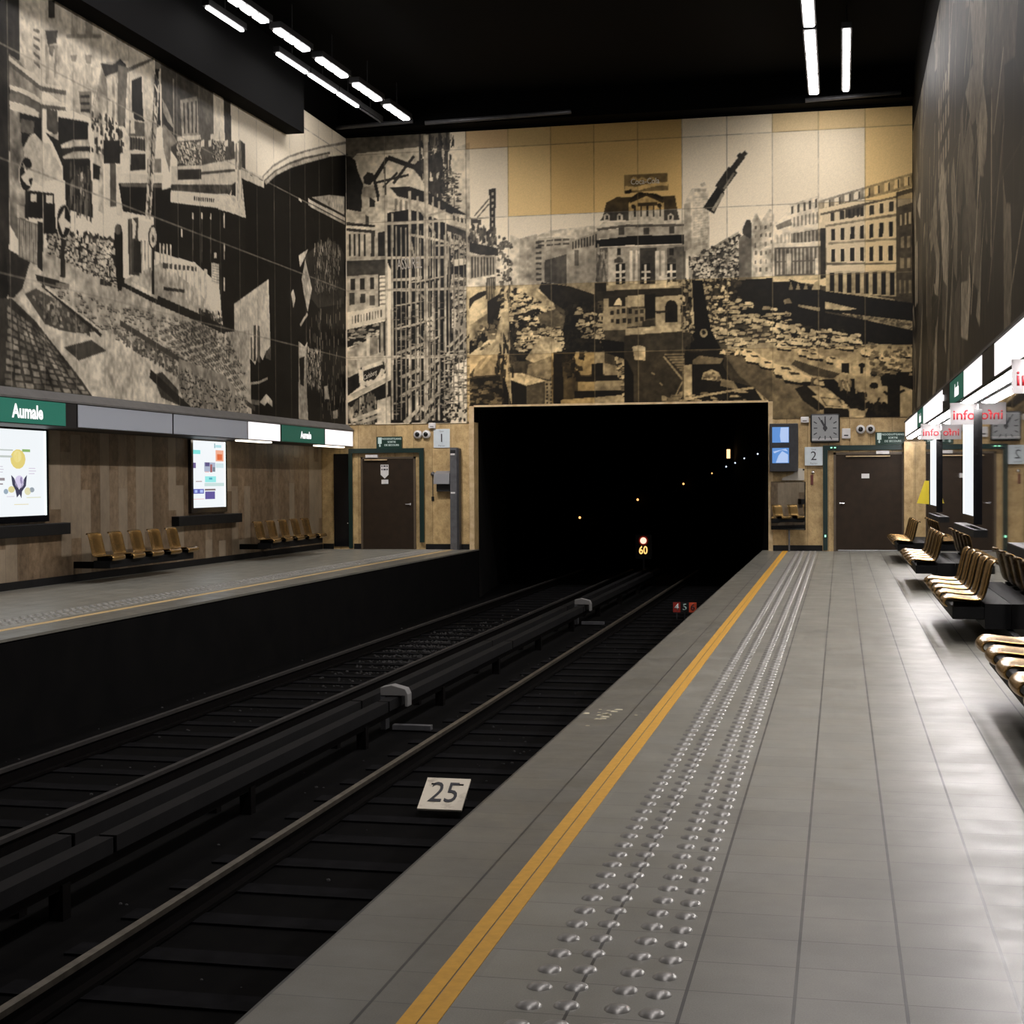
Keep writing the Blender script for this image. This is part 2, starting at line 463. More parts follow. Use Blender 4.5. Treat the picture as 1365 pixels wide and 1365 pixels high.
('W',.2,[309,393,369,389,369,350,309,342],8,1,.5,1,0),
('P',.25,[347,342,370,343,368,289,354,280,346,286]),
('W',.55,[350,339,369,340,368,291,350,286],4,1,.3,1,0),
('P',.08,[350,286,383,306,386,292,372,232,350,208]),
('P',.1,[306,294,328,308,347,312,347,302,317,287,306,270]),
('P',.86,[306,266,350,293,350,268,306,238]),
('W',.12,[381,317,392,320,392,267,381,264],1,4,.8,.6,0),
('P',.5,[306,231,350,258,350,226,306,192]),
('N',.5,.2,[306,231,350,258,350,226,306,192]),
('P',.06,[306,193,350,222,383,253,382,218,306,163]),
('P',.8,[373,213,373,210,371,207,369,205,366,204,363,204,360,206,357,208,356,210,355,213,356,216,357,219,360,221,363,222,366,222,369,221,371,219,373,216]),
('S',30,[313,220,383,244,382,191,313,167],24,.2,.15,.2,.5),
('P',.62,[383,257,401,267,407,41,389,112,331,166,368,192]),
('L',.75,8,[375,183,331,127]),
('S',31,[373,447,409,428,408,270,376,289],50,.14,.12,.15,.4),
('S',32,[382,218,411,217,411,111,367,112],26,.12,.3,.06,.2),
('P',.42,[676,568,775,568,778,527,676,526]),
('L',.85,9,[677,537,704,534,728,539,752,543,776,542]),
('P',.1,[677,530,693,534,693,525,677,524]),
('L',.75,5,[693,555,700,561,707,552,718,559,728,551,738,559,750,550]),
('P',.2,[625,472,634,506,658,517,793,514,800,472,804,457,619,465]),
('P',.1,[690,514,710,526,749,521,766,513,766,507,690,508]),
('P',.74,[686,503,700,510,728,522,755,507,768,500,767,458,686,462]),
('L',.15,6,[689,505,728,520,766,501]),
('L',.2,8,[707,497,752,497]),
('W',.16,[693,498,766,496,766,465,693,467],5,1,.3,.8,0),
('P',.12,[702,494,701,492,700,491,699,490,697,489,695,489,694,490,692,491,692,493,691,494,692,496,692,498,694,499,696,499,697,499,699,499,700,497,701,496]),
('P',.12,[762,493,762,491,761,490,760,489,758,488,756,488,755,489,753,490,752,492,752,493,752,495,753,497,755,498,756,498,758,498,760,498,761,496,762,495]),
('P',.78,[628,464,628,477,635,481,642,476,642,464]),
('P',.15,[632,466,633,476,638,476,638,466]),
('P',.78,[658,463,658,475,665,480,672,475,672,463]),
('P',.15,[662,465,662,475,668,475,668,464]),
('P',.78,[776,458,776,470,783,475,790,469,790,457]),
('P',.15,[780,460,780,470,786,470,785,459]),
('P',.74,[612,448,626,461,814,458,819,448,616,444]),
('L',.25,6,[612,444,682,450,814,446]),
('P',.58,[612,441,686,446,814,444,814,421,686,424,612,423]),
('W',.2,[640,447,814,444,814,426,640,429],3,1,.22,.9,0),
('P',.05,[609,420,686,426,824,425,824,403,686,405,608,403]),
('P',.52,[610,403,817,402,817,302,610,302]),
('P',.26,[610,401,637,402,636,308,610,306]),
('S',33,[610,399,637,400,636,308,610,306],24,.07,.3,.12,.55),
('P',.68,[638,400,658,399,657,311,638,310]),
('P',.16,[712,397,750,397,750,308,711,307]),
('P',.3,[774,396,817,398,817,306,774,305]),
('P',.1,[658,399,668,399,668,383,658,384]),
('P',.2,[652,373,663,380,673,373,673,366,652,366]),
('P',.1,[779,394,790,394,790,379,779,379]),
('P',.2,[774,369,784,375,795,368,795,361,774,362]),
('P',.07,[656,363,677,364,677,317,656,316]),
('L',.85,5,[666,363,666,318]),
('L',.85,5,[656,344,677,345]),
('L',.7,4,[656,330,677,331]),
('P',.07,[715,361,736,362,736,315,715,314]),
('L',.85,5,[725,360,725,316]),
('L',.85,5,[715,342,736,343]),
('L',.7,4,[715,328,736,329]),
('P',.07,[774,359,795,360,794,313,774,312]),
('L',.85,5,[784,358,784,314]),
('L',.85,5,[774,340,795,341]),
('L',.7,4,[774,326,795,327]),
('L',.8,8,[691,393,691,317]),
('L',.8,8,[705,392,704,316]),
('L',.8,8,[752,390,751,315]),
('L',.8,8,[765,390,765,314]),
('P',.72,[751,332,774,333,774,304,751,304]),
('P',.55,[633,315,813,314,813,302,633,303]),
('P',.78,[734,313,772,314,772,305,734,305]),
('P',.78,[776,317,800,318,800,308,775,307]),
('P',.07,[606,320,633,322,633,280,606,278]),
('P',.1,[610,302,817,304,817,282,610,281]),
('P',.52,[626,284,682,286,681,210,625,211]),
('P',.6,[682,289,723,290,723,264,682,262]),
('P',.05,[722,290,748,292,748,236,722,233]),
('P',.08,[638,287,678,288,678,265,638,265]),
('P',.8,[650,268,657,280,662,285,668,278,669,267]),
('P',.58,[748,284,813,287,813,206,747,208]),
('P',.06,[798,262,797,257,794,253,791,250,786,248,782,248,777,250,773,253,771,258,770,262,771,267,773,271,777,274,782,276,786,275,791,274,795,270,797,266]),
('P',.06,[770,262,798,262,798,224,770,225]),
('L',.12,6,[748,249,775,250]),
('P',.4,[682,258,723,259,723,219,681,217]),
('W',.1,[640,263,723,262,723,222,639,221],6,2,.6,.5,1),
('P',.12,[716,229,744,232,744,215,716,212]),
('P',.66,[678,213,813,220,815,204,678,198]),
('P',.75,[723,214,747,213,747,208,723,209]),
('P',.14,[674,196,813,203,895,166,969,83,1013,48,1013,22,674,28]),
('P',.75,[693,171,711,174,723,169,723,139,699,140]),
('P',.04,[618,191,674,182,674,28,696,27,697,105,681,140,629,159]),
('L',.42,4,[768,151,813,151]),
('L',.42,4,[774,145,813,145]),
('L',.42,4,[779,139,813,139]),
('L',.42,4,[785,133,813,133]),
('L',.42,4,[791,127,813,126]),
('L',.42,4,[796,121,813,120]),
('L',.42,4,[802,116,813,114]),
('L',.42,4,[808,110,813,108]),
('L',.5,4,[766,147,809,93]),
('L',.5,3,[809,89,792,55]),
('L',.45,4,[737,110,745,106]),
('L',.45,4,[756,87,763,80]),
('S',34,[764,52,809,62,809,34,764,35],16,.25,.12,.3,.6),
('P',.8,[817,501,831,528,869,529,872,393,844,368,817,369]),
('P',.62,[814,494,829,497,831,394,814,386]),
('W',.66,[835,510,869,512,868,393,834,387],12,20,.5,.5,0),
('L',.6,6,[838,524,865,524]),
('L',.6,8,[852,535,862,538]),
('P',.55,[824,369,853,380,887,399,909,412,938,427,938,296,824,312]),
('S',35,[824,369,896,400,947,424,946,305,836,312],170,.16,.12,.08,.3),
('S',36,[824,369,896,395,946,415,946,311,844,317],110,.14,.1,.65,.9),
('P',.35,[938,410,958,430,963,440,968,409,968,317,938,313]),
('P',.15,[947,434,955,452,963,452,973,426,963,409,946,420]),
('P',.72,[967,447,977,470,987,446,1007,475,1017,465,1017,323,966,318]),
('N',.35,.2,[967,457,1017,471,1017,319,966,318]),
('W',.4,[970,440,1015,448,1015,329,970,328],4,6,.4,.5,1),
('P',.05,[872,314,1017,319,1130,278,1130,201,1038,200,938,228,882,221]),
('S',37,[861,314,938,319,946,185,844,188],120,.2,.14,.05,.2),
('S',38,[853,311,921,314,937,177,835,180],90,.2,.1,.55,.88),
('S',39,[921,280,1063,233,1113,173,937,165],60,.32,.1,.5,.82),
('P',.07,[857,484,889,530,899,524,906,515,882,469]),
('L',.5,7,[879,476,903,514]),
('L',.12,24,[894,525,925,567]),
('L',.45,5,[904,524,928,560]),
('L',.14,13,[921,564,942,590]),
('L',.18,9,[938,589,955,605]),
('L',.15,10,[937,601,950,590]),
('L',.66,12,[827,315,839,202]),
('P',.035,[831,319,855,320,863,265,875,204,898,159,813,158,837,202]),
('P',.6,[866,198,866,194,864,191,862,189,859,188,856,188,853,189,851,192,850,195,849,198,850,202,851,205,853,207,856,208,859,208,862,207,864,205,866,201]),
('P',.1,[862,200,862,198,861,196,860,195,858,195,857,195,855,195,854,197,854,198,853,200,854,202,854,203,855,204,857,205,858,205,860,204,861,203,862,201]),
('S',40,[807,318,827,317,837,197,813,137,806,206],36,.14,.2,.05,.2),
('S',41,[807,318,827,317,837,197,813,189],16,.12,.14,.5,.7),
('P',.05,[813,155,905,159,902,122,920,87,983,69,1006,31,792,31,818,69]),
('P',.36,[833,137,847,147,903,139,895,127,833,127]),
('P',.55,[852,92,856,107,874,115,891,108,900,89]),
('S',42,[852,92,874,115,898,89],14,.14,.08,.2,.4),
('P',.62,[811,125,830,127,830,51,811,48]),
('P',.4,[898,93,925,87,937,66,895,77]),
('L',.6,5,[800,43,861,56,920,65,976,72]),
('L',.7,5,[976,69,993,41]),
('S',43,[792,55,895,64,946,66,979,31,792,31],24,.3,.06,.3,.6),
('P',.8,[1014,441,1027,447,1051,470,1051,482,1114,499,1124,494,1123,312,1014,309]),
('W',.2,[1051,478,1117,496,1117,472,1051,458],5,1,.4,.85,0),
('P',.35,[1020,437,1054,450,1057,436,1024,426]),
('W',.4,[1057,453,1117,465,1117,437,1057,431],7,1,.4,.95,0),
('L',.85,8,[1017,421,1120,432]),
('P',.28,[1055,417,1120,425,1120,395,1055,394]),
('W',.6,[1020,415,1120,423,1120,395,1020,392],12,1,.35,1,0),
('L',.85,8,[1017,392,1120,393]),
('P',.3,[1017,387,1120,386,1120,322,1017,323]),
('W',.66,[1020,385,1117,385,1117,324,1020,324],11,2,.35,.85,0),
('L',.72,10,[1050,372,1050,325]),
('P',.8,[1107,360,1115,360,1115,312,1107,313]),
('P',.9,[1124,490,1285,524,1285,337,1132,335,1123,383]),
('P',.55,[1114,487,1321,541,1321,509,1117,465]),
('W',.95,[1124,487,1319,538,1319,513,1123,468],9,1,.58,.8,0),
('W',.2,[1130,487,1322,536,1322,514,1130,470],9,1,.16,.9,0),
('L',.95,10,[1117,464,1287,496,1321,504]),
('L',.3,5,[1120,457,1287,489]),
('W',.14,[1135,459,1285,481,1285,458,1135,436],7,1,.42,.95,0),
('P',.2,[1174,466,1215,473,1215,453,1174,446]),
('W',.1,[1179,464,1215,469,1215,449,1179,444],4,1,.5,1,0),
('L',.45,10,[1130,433,1285,451]),
('L',.95,6,[1130,436,1285,455]),
('W',.07,[1137,423,1284,436,1283,401,1137,396],7,1,.42,.95,0),
('L',.5,5,[1137,391,1285,396]),
('W',.07,[1137,379,1283,383,1283,347,1137,349],7,1,.42,.95,0),
('L',.35,6,[1130,346,1285,340]),
('L',.92,13,[1123,336,1285,333]),
('P',.5,[1123,383,1133,382,1133,332,1123,332]),
('P',.12,[1120,427,1132,426,1132,315,1120,312]),
('P',.72,[1132,329,1287,326,1287,267,1131,282]),
('W',.06,[1135,325,1285,323,1285,270,1135,283],8,1,.52,1,0),
('P',.22,[1285,499,1321,508,1321,262,1285,267]),
('P',.6,[1287,489,1321,498,1321,475,1287,466]),
('W',.75,[1290,449,1319,455,1319,428,1290,423],3,1,.45,.95,0),
('W',.55,[1292,401,1319,403,1319,375,1292,373],2,1,.5,.9,0),
('W',.5,[1290,355,1319,354,1319,329,1290,330],2,1,.5,.9,0),
('W',.45,[1288,306,1319,305,1319,272,1288,273],3,1,.4,.9,0),
('L',.7,10,[1131,280,1196,273,1280,257]),
('L',.75,7,[1212,266,1280,253]),
('P',.045,[1050,315,1130,285,1321,252,1321,196,1212,222,1122,242,1064,260]),
('P',.5,[1049,291,1054,308,1059,291]),
('P',.5,[1065,291,1070,307,1075,290]),
('P',.5,[1082,290,1087,307,1092,290]),
('P',.72,[1100,289,1107,306,1117,309,1117,289]),
('P',.78,[1130,261,1143,258,1199,243,1176,240,1130,245]),
('P',.6,[1070,257,1117,248,1117,240,1070,252]),
('P',.5,[1037,268,1050,272,1057,260,1040,259]),
('P',.6,[1163,235,1321,212,1321,192,1212,219]),
('S',44,[1179,231,1319,209,1319,196,1196,223],30,.14,.06,.2,.4),
('P',.05,[1122,238,1212,219,1321,191,1321,156,1212,162,1121,198]),
('P',.6,[903,152,980,171,1113,184,1212,165,1321,159,1321,-7,1010,-3,1010,31,979,62,937,114]),
('P',.26,[903,149,937,148,971,134,1013,107,1121,88,1130,29,1063,64,1013,99,1013,31,976,66,937,100]),
('P',.38,[1013,102,1063,111,1129,-5,1013,-3]),
('P',.2,[1063,132,1126,110,1163,99,1146,88,1096,97,1055,122]),
('S',45,[1017,218,1212,187,1212,158,1017,163],70,.3,.16,.04,.14),
('S',46,[1013,218,1212,182,1212,155,1013,160],60,.26,.12,.6,.85),
('S',47,[895,204,963,209,963,151,895,149],26,.3,.12,.5,.8),
('P',.05,[942,148,983,141,980,135,947,140]),
('P',.82,[942,151,949,159,968,157,974,152,983,147,982,142,965,141,945,146]),
('P',.15,[952,156,965,155,968,151,955,152]),
('P',.05,[951,136,1001,126,998,120,956,126]),
('P',.82,[951,139,959,149,983,147,990,140,1001,135,1000,128,980,127,954,132]),
('P',.15,[963,146,980,144,983,139,966,141]),
('P',.05,[982,122,1027,113,1024,107,987,113]),
('P',.82,[982,125,990,134,1011,132,1017,126,1027,121,1026,115,1008,114,985,119]),
('P',.15,[993,131,1008,129,1011,125,996,126]),
('P',.05,[1068,147,1108,139,1106,134,1072,139]),
('P',.82,[1068,150,1075,158,1094,156,1099,150,1108,146,1107,141,1091,140,1071,144]),
('P',.15,[1078,155,1091,153,1094,150,1080,151]),
('P',.05,[1087,140,1126,132,1124,127,1091,132]),
('P',.82,[1087,143,1093,151,1112,149,1117,143,1126,139,1125,134,1109,133,1089,137]),
('P',.15,[1096,148,1109,146,1112,143,1099,144]),
('P',.05,[1021,162,1056,155,1053,151,1024,155]),
('P',.82,[1021,164,1027,171,1043,170,1048,165,1056,161,1055,156,1041,156,1023,160]),
('P',.15,[1029,169,1041,167,1043,164,1031,165]),
('P',.05,[1046,172,1081,165,1078,160,1049,164]),
('P',.82,[1046,174,1052,181,1068,179,1073,174,1081,171,1080,166,1066,165,1048,169]),
('P',.15,[1054,178,1066,177,1068,174,1056,175]),
('P',.05,[1142,176,1177,169,1174,164,1146,169]),
('P',.82,[1142,178,1148,185,1164,183,1169,179,1177,175,1175,170,1162,169,1144,173]),
('P',.15,[1150,183,1162,181,1164,178,1152,179]),
('P',.05,[1159,159,1193,152,1191,147,1162,151]),
('P',.82,[1159,161,1164,168,1180,166,1185,161,1193,158,1192,153,1178,152,1161,156]),
('P',.15,[1167,165,1178,164,1180,161,1169,162]),
('P',.05,[1206,144,1250,135,1247,129,1211,135]),
('P',.82,[1206,147,1213,156,1234,154,1240,147,1250,143,1249,137,1231,136,1209,141]),
('P',.15,[1216,152,1231,151,1234,147,1219,148]),
('P',.05,[1247,129,1291,121,1288,115,1251,120]),
('P',.82,[1247,132,1254,141,1275,139,1280,133,1291,128,1289,122,1272,121,1250,126]),
('P',.15,[1257,138,1272,136,1275,132,1260,134]),
('P',.05,[1284,139,1318,132,1316,128,1288,132]),
('P',.82,[1284,141,1290,148,1306,146,1310,142,1318,138,1317,133,1303,133,1286,136]),
('P',.15,[1292,146,1303,144,1306,141,1294,142]),
('P',.05,[1257,113,1296,105,1294,100,1261,104]),
('P',.82,[1257,115,1264,123,1282,121,1287,116,1296,112,1295,106,1280,105,1260,110]),
('P',.15,[1267,120,1280,119,1282,115,1269,116]),
('P',.05,[1130,129,1169,121,1167,116,1134,121]),
('P',.82,[1130,132,1136,139,1155,138,1160,132,1169,128,1168,123,1152,122,1132,126]),
('P',.15,[1139,137,1152,135,1155,132,1142,133]),
('P',.05,[1181,170,1210,164,1208,160,1184,164]),
('P',.82,[1181,172,1186,178,1199,177,1203,172,1210,169,1209,165,1197,165,1183,168]),
('P',.15,[1188,176,1197,175,1199,172,1190,173]),
('P',.05,[1015,105,1078,93,1074,85,1021,92]),
('P',.82,[1015,109,1026,122,1055,119,1063,111,1078,104,1076,95,1051,94,1019,101]),
('P',.15,[1030,118,1051,115,1055,110,1034,111]),
('P',.05,[1034,93,1099,81,1095,72,1041,80]),
('P',.82,[1034,97,1045,110,1075,107,1084,98,1099,92,1097,83,1071,81,1038,88]),
('P',.15,[1049,106,1071,103,1075,98,1054,99]),
('P',.05,[1103,79,1143,71,1140,66,1107,71]),
('P',.82,[1103,81,1110,89,1128,88,1134,82,1143,78,1141,73,1126,72,1106,76]),
('P',.15,[1112,87,1126,85,1128,82,1115,83]),
('P',.75,[1146,121,1166,126,1186,121,1186,99,1154,113]),
('P',.06,[1166,123,1182,122,1182,99,1166,102]),
('P',.72,[1191,125,1228,131,1228,91,1191,95]),
('P',.7,[1220,152,1241,153,1241,139,1220,138]),
('P',.07,[1063,67,1090,77,1113,56,1130,21,1113,16,1080,40]),
('P',.72,[1091,72,1116,73,1139,52,1113,50]),
('P',.8,[1101,50,1143,56,1176,42,1179,21,1130,24]),
('P',.3,[1118,48,1163,42,1169,23,1130,27]),
('P',.78,[1123,44,1156,42,1169,25,1133,29]),
('P',.06,[1126,24,1179,20,1189,1,1126,2]),
('P',.72,[1182,28,1222,7,1222,-3,1182,1]),
('P',.05,[1123,88,1149,88,1171,65,1195,45,1220,19,1195,20,1163,42,1130,70]),
('P',.05,[1218,116,1218,115,1216,113,1214,112,1212,112,1209,112,1206,112,1204,114,1202,115,1202,117,1202,118,1204,120,1206,121,1209,122,1212,122,1214,121,1216,120,1218,118]),
('L',.05,6,[1210,115,1210,98]),
('P',.06,[1244,97,1244,95,1243,93,1240,92,1238,91,1235,91,1232,92,1230,93,1229,95,1228,98,1229,100,1230,102,1232,103,1235,104,1238,104,1240,103,1243,102,1244,100]),
('P',.06,[1246,71,1245,68,1244,66,1241,65,1238,64,1235,64,1231,65,1229,67,1227,69,1226,71,1227,73,1229,75,1231,77,1235,77,1238,77,1241,77,1244,75,1245,73]),
('L',.05,14,[1187,87,1189,45]),
('S',48,[1176,53,1220,53,1220,19,1176,28],30,.2,.16,.03,.1),
('P',.68,[1159,86,1184,89,1184,58,1169,70]),
('S',49,[1159,89,1186,89,1186,48,1163,66],12,.08,.2,.2,.5),
('P',.06,[1248,97,1321,101,1321,59,1285,73,1254,69]),
('L',.05,28,[1279,85,1279,-2]),
('L',.07,6,[1279,43,1257,57]),
('L',.07,6,[1279,48,1303,60]),
('L',.08,5,[1279,60,1261,74]),
('S',50,[1222,31,1277,27,1277,-2,1222,-1],50,.22,.16,.03,.1),
('L',.1,4,[1238,19,1248,44]),
('S',51,[1228,170,1321,156,1321,93,1228,94],40,.2,.1,.2,.45),
('N',.18,.1,[299,326,1321,292,1321,-7,297,7])]
LEFT_ART=[
('P',.95,[353,572,2152,1238,2121,-25,338,-78]),
('P',.1,[353,572,677,693,672,475,646,446,631,-32,339,-45]),
('N',.7,.5,[353,572,677,693,672,475,631,-32,339,-45]),
('P',.74,[675,606,809,650,804,440,732,451,672,466]),
('W',.35,[711,536,732,539,730,473,709,479],1,5,.9,.4,0),
('L',.85,15,[739,582,736,459]),
('P',.15,[754,587,774,593,774,566,754,560]),
('P',.2,[745,539,782,550,777,529,753,519]),
('P',.62,[744,517,753,519,756,470,747,468]),
('P',.5,[773,525,782,528,774,476,769,475]),
('P',.35,[753,519,773,525,766,505,757,507]),
('P',.82,[809,650,910,683,1109,640,1108,588,957,553,900,490,885,450,804,440]),
('P',.62,[824,609,843,615,842,560,823,555]),
('P',.55,[869,623,893,626,892,573,868,567]),
('L',.55,6,[807,548,920,581]),
('P',.5,[820,523,841,529,836,517,824,514]),
('P',.5,[865,536,887,542,884,526,869,524]),
('P',.68,[867,521,884,526,883,490,866,486]),
('P',.85,[1016,600,1112,621,1111,584,1015,556]),
('P',.45,[644,476,672,473,701,461,732,451,731,429,679,427,643,429]),
('N',.5,.3,[644,476,732,451,731,429,643,429]),
('L',.85,9,[644,469,676,463,711,461,734,454,805,465]),
('L',.3,7,[644,463,676,458,732,449,805,461]),
('L',.85,10,[645,427,679,431,717,430,734,427,804,440]),
('L',.3,6,[645,423,679,426,733,423,804,436]),
('P',.35,[643,420,679,426,733,423,733,403,643,401]),
('L',.88,14,[645,402,679,406,708,407,724,405]),
('P',.82,[805,465,844,471,885,450,884,441,804,437]),
('P',.45,[844,473,885,484,885,448,851,444]),
('W',.15,[847,471,883,481,882,447,846,439],1,3,.8,.4,0),
('P',.5,[644,398,675,400,681,347,686,195,641,232]),
('N',.6,.3,[644,398,675,400,686,195,641,232]),
('P',.08,[670,399,731,405,734,353,711,358,677,351]),
('P',.35,[674,391,712,396,707,375,674,372]),
('P',.84,[679,349,699,373,711,378,736,370,754,372,791,339,786,326,739,313,739,302,705,308,685,335]),
('P',.25,[746,423,777,427,781,396,772,389,746,392]),
('P',.8,[754,388,781,391,781,384,754,381]),
('P',.1,[741,387,763,376,793,346,793,325,877,342,878,395,789,382]),
('P',.08,[781,419,874,432,871,400,803,385,780,374]),
('L',.8,10,[789,373,826,389,876,400]),
('P',.12,[789,373,874,394,873,385,794,364]),
('P',.75,[794,362,826,376,876,387,876,376,793,358]),
('P',.08,[796,357,878,374,886,284,801,283]),
('P',.75,[839,343,856,352,857,312,846,315]),
('S',60,[807,345,883,361,886,290,810,289],24,.12,.35,.1,.4),
('P',.6,[880,449,900,490,889,451,921,537,973,557,978,546,1015,554,1013,468,884,426]),
('N',.4,.25,[886,522,1015,556,1013,456,884,426]),
('P',.15,[916,537,957,545,983,562,1004,558,1004,551,931,519]),
('P',.86,[936,518,954,525,954,442,942,437]),
('P',.84,[962,526,969,528,970,449,962,447]),
('P',.35,[975,550,1015,556,1013,458,973,449]),
('P',.85,[892,442,907,443,908,390,902,364,890,366]),
('S',61,[885,450,1013,468,1012,418,883,379],50,.14,.14,.08,.25),
('P',.08,[923,415,980,427,979,389,922,377]),
('P',.75,[905,389,920,393,918,296,903,299]),
('P',.1,[888,370,912,370,907,348,887,346]),
('P',.88,[928,378,945,382,944,311,926,313]),
('P',.25,[945,382,966,386,964,316,944,311]),
('P',.88,[966,381,987,386,985,301,964,303]),
('P',.8,[1009,546,1071,576,1111,595,1110,439,993,412]),
('P',.35,[1111,613,1135,628,1134,586,1111,579]),
('P',.09,[1023,541,1065,559,1071,479,1024,473]),
('L',.86,10,[1017,539,1065,561,1071,482]),
('P',.09,[1111,579,1131,585,1132,486,1114,479]),
('P',.3,[1004,551,1037,567,1108,599,1108,594,1015,549]),
('P',.3,[1013,468,1071,477,1071,454,1012,441]),
('P',.86,[1019,482,1030,485,1034,451,1018,447]),
('P',.25,[1015,441,1073,449,1073,429,1014,416]),
('W',.12,[1015,441,1073,452,1073,429,1014,416],6,1,.4,1,0),
('P',.9,[990,410,1034,424,1078,430,1167,454,1167,437,1078,417,990,400]),
('P',.12,[1017,413,1073,425,1072,398,1016,384]),
('P',.5,[1078,417,1133,429,1133,405,1078,394]),
('P',.88,[966,370,1139,402,1138,389,965,356]),
('P',.05,[973,356,1135,387,1134,324,988,312]),
('P',.3,[979,357,1135,385,1135,379,984,352]),
('L',.8,8,[1110,575,1073,314]),
('L',.8,6,[1131,581,1087,316]),
('L',.2,5,[1113,570,1082,318]),
('L',.25,5,[1112,569,1128,558]),
('L',.75,5,[1109,553,1125,541]),
('L',.25,5,[1107,537,1122,525]),
('L',.75,5,[1104,521,1119,509]),
('L',.25,5,[1102,505,1117,493]),
('L',.75,5,[1099,489,1114,477]),
('L',.25,5,[1097,473,1111,460]),
('L',.75,5,[1094,456,1109,444]),
('L',.25,5,[1092,440,1106,428]),
('L',.75,5,[1089,425,1103,412]),
('L',.25,5,[1087,409,1101,396]),
('L',.75,5,[1084,393,1098,380]),
('L',.25,5,[1082,377,1095,364]),
('L',.75,5,[1079,361,1093,348]),
('L',.25,5,[1077,345,1090,332]),
('L',.75,5,[1074,329,1087,316]),
('P',.22,[1135,604,1214,610,1298,621,1298,480,1197,442,1167,454,1138,485]),
('P',.5,[1198,472,1173,458,1166,412,1143,446,1138,485,1156,502]),
('P',.6,[1139,537,1168,518,1186,496,1180,486,1144,512]),
('L',.15,12,[1144,499,1195,484]),
('L',.55,5,[1185,582,1186,482]),
('P',.55,[1212,551,1287,577,1292,503,1220,485]),
('W',.2,[1219,548,1290,571,1288,508,1223,491],4,1,.4,.95,0),
('P',.28,[1294,623,1359,626,1360,507,1298,494]),
('P',.85,[1359,624,1405,632,1406,529,1363,519]),
('P',.18,[1405,632,1441,630,1445,508,1413,510]),
('P',.85,[1346,520,1413,536,1413,526,1346,510]),
('P',.85,[1198,482,1298,508,1302,500,1198,474]),
('P',.25,[1198,474,1457,531,1463,483,1197,429]),
('S',62,[1198,474,1302,497,1300,452,1197,431],90,.09,.09,.7,.9),
('S',63,[1356,512,1413,525,1412,478,1355,467],50,.08,.1,.7,.9),
('P',.9,[1302,497,1315,503,1315,490,1301,486]),
('P',.9,[1335,505,1349,511,1349,498,1335,493]),
('P',.9,[1413,522,1428,528,1427,515,1413,510]),
('P',.86,[1172,424,1300,452,1376,474,1464,498,1466,448,1172,393]),
('P',.12,[1200,424,1300,445,1300,426,1200,405]),
('L',.25,5,[1300,437,1460,475]),
('P',.2,[1172,392,1455,446,1432,421,1171,381]),
('N',.6,.12,[1172,392,1455,446,1432,421,1171,381]),
('P',.05,[1103,365,1171,386,1171,360,1374,386,1530,391,1525,165,1397,150,1378,240,1270,267,1100,263]),
('P',.93,[1168,378,1382,412,1367,387,1168,360]),
('W',.15,[1266,388,1361,401,1360,394,1266,381],10,1,.6,1,0),
('P',.9,[1368,411,1411,420,1462,424,1504,426,1514,395,1446,389,1378,384]),
('N',.25,.1,[1368,411,1504,426,1514,395,1378,384]),
('P',.1,[1448,445,1463,453,1462,424,1440,423]),
('P',.4,[1464,527,1487,541,1514,538,1513,487,1463,477]),
('P',.15,[1491,539,1514,537,1513,487,1497,484]),
('L',.8,10,[1476,533,1473,417]),
('L',.8,7,[1494,483,1492,424]),
('L',.8,5,[1262,357,1262,346]),
('L',.8,5,[1302,364,1302,353]),
('L',.8,5,[1343,371,1342,359]),
('L',.8,5,[1406,382,1406,370]),
('L',.85,6,[1406,382,1405,353]),
('L',.85,5,[1405,324,1404,292]),
('L',.8,5,[1403,257,1403,231]),
('L',.8,6,[1213,320,1213,305]),
('P',.85,[1355,298,1369,300,1369,290,1355,288]),
('L',.3,3,[1262,346,1260,266]),
('L',.3,3,[1302,353,1300,272]),
('L',.3,3,[1342,359,1340,277]),
('P',.82,[1344,278,1379,280,1378,240,1343,241]),
('W',.5,[1347,275,1379,277,1378,241,1347,241],1,7,1,.3,0),
('P',.03,[1493,471,1612,481,1646,503,1724,535,1815,565,1921,595,2138,649,2121,-25,1497,-44,1498,165,1514,389]),
('L',.85,10,[1494,483,1620,487]),
('L',.12,6,[1493,477,1620,481]),
('L',.85,14,[1493,473,1612,476]),
('L',.45,6,[1604,489,1663,524,1751,561,1844,592,1972,631,2138,678]),
('L',.88,13,[1612,486,1671,519,1760,556,1853,587,1972,623,2077,651]),
('L',.3,5,[1612,482,1671,514,1760,550,1853,581,2024,629]),
('L',.72,8,[1620,481,1680,513,1769,547,1862,576,2013,621]),
('P',.78,[1899,503,2021,531,2124,546,2123,503,2021,503]),
('L',.85,9,[1875,492,2128,493]),
('L',.1,6,[1880,498,2128,500]),
('L',.75,6,[1874,483,2128,482]),
('L',.8,6,[1813,484,1832,482]),
('P',.84,[1450,212,1632,284,1641,123,1620,137,1595,113,1575,127,1555,101,1531,111,1515,95,1492,108,1469,101,1451,111]),
('P',.2,[1501,148,1517,157,1519,104,1500,112]),
('P',.3,[1532,154,1540,156,1543,109,1531,111]),
('P',.2,[1549,180,1561,182,1559,108,1547,107]),
('P',.25,[1569,183,1581,181,1583,106,1567,108]),
('P',.25,[1612,130,1642,148,1641,117,1612,118]),
('P',.14,[1838,361,1916,393,2008,424,2083,425,2121,406,2118,289,1933,259,1865,282]),
('S',64,[1906,395,2008,424,2099,421,2069,319,1914,291],130,.05,.22,.35,.7),
('P',.78,[1810,359,1872,383,1843,355,1819,335]),
('P',.72,[1852,357,1894,297,1864,241,1841,279,1828,310]),
('P',.78,[1762,271,1776,282,1789,263,1775,240]),
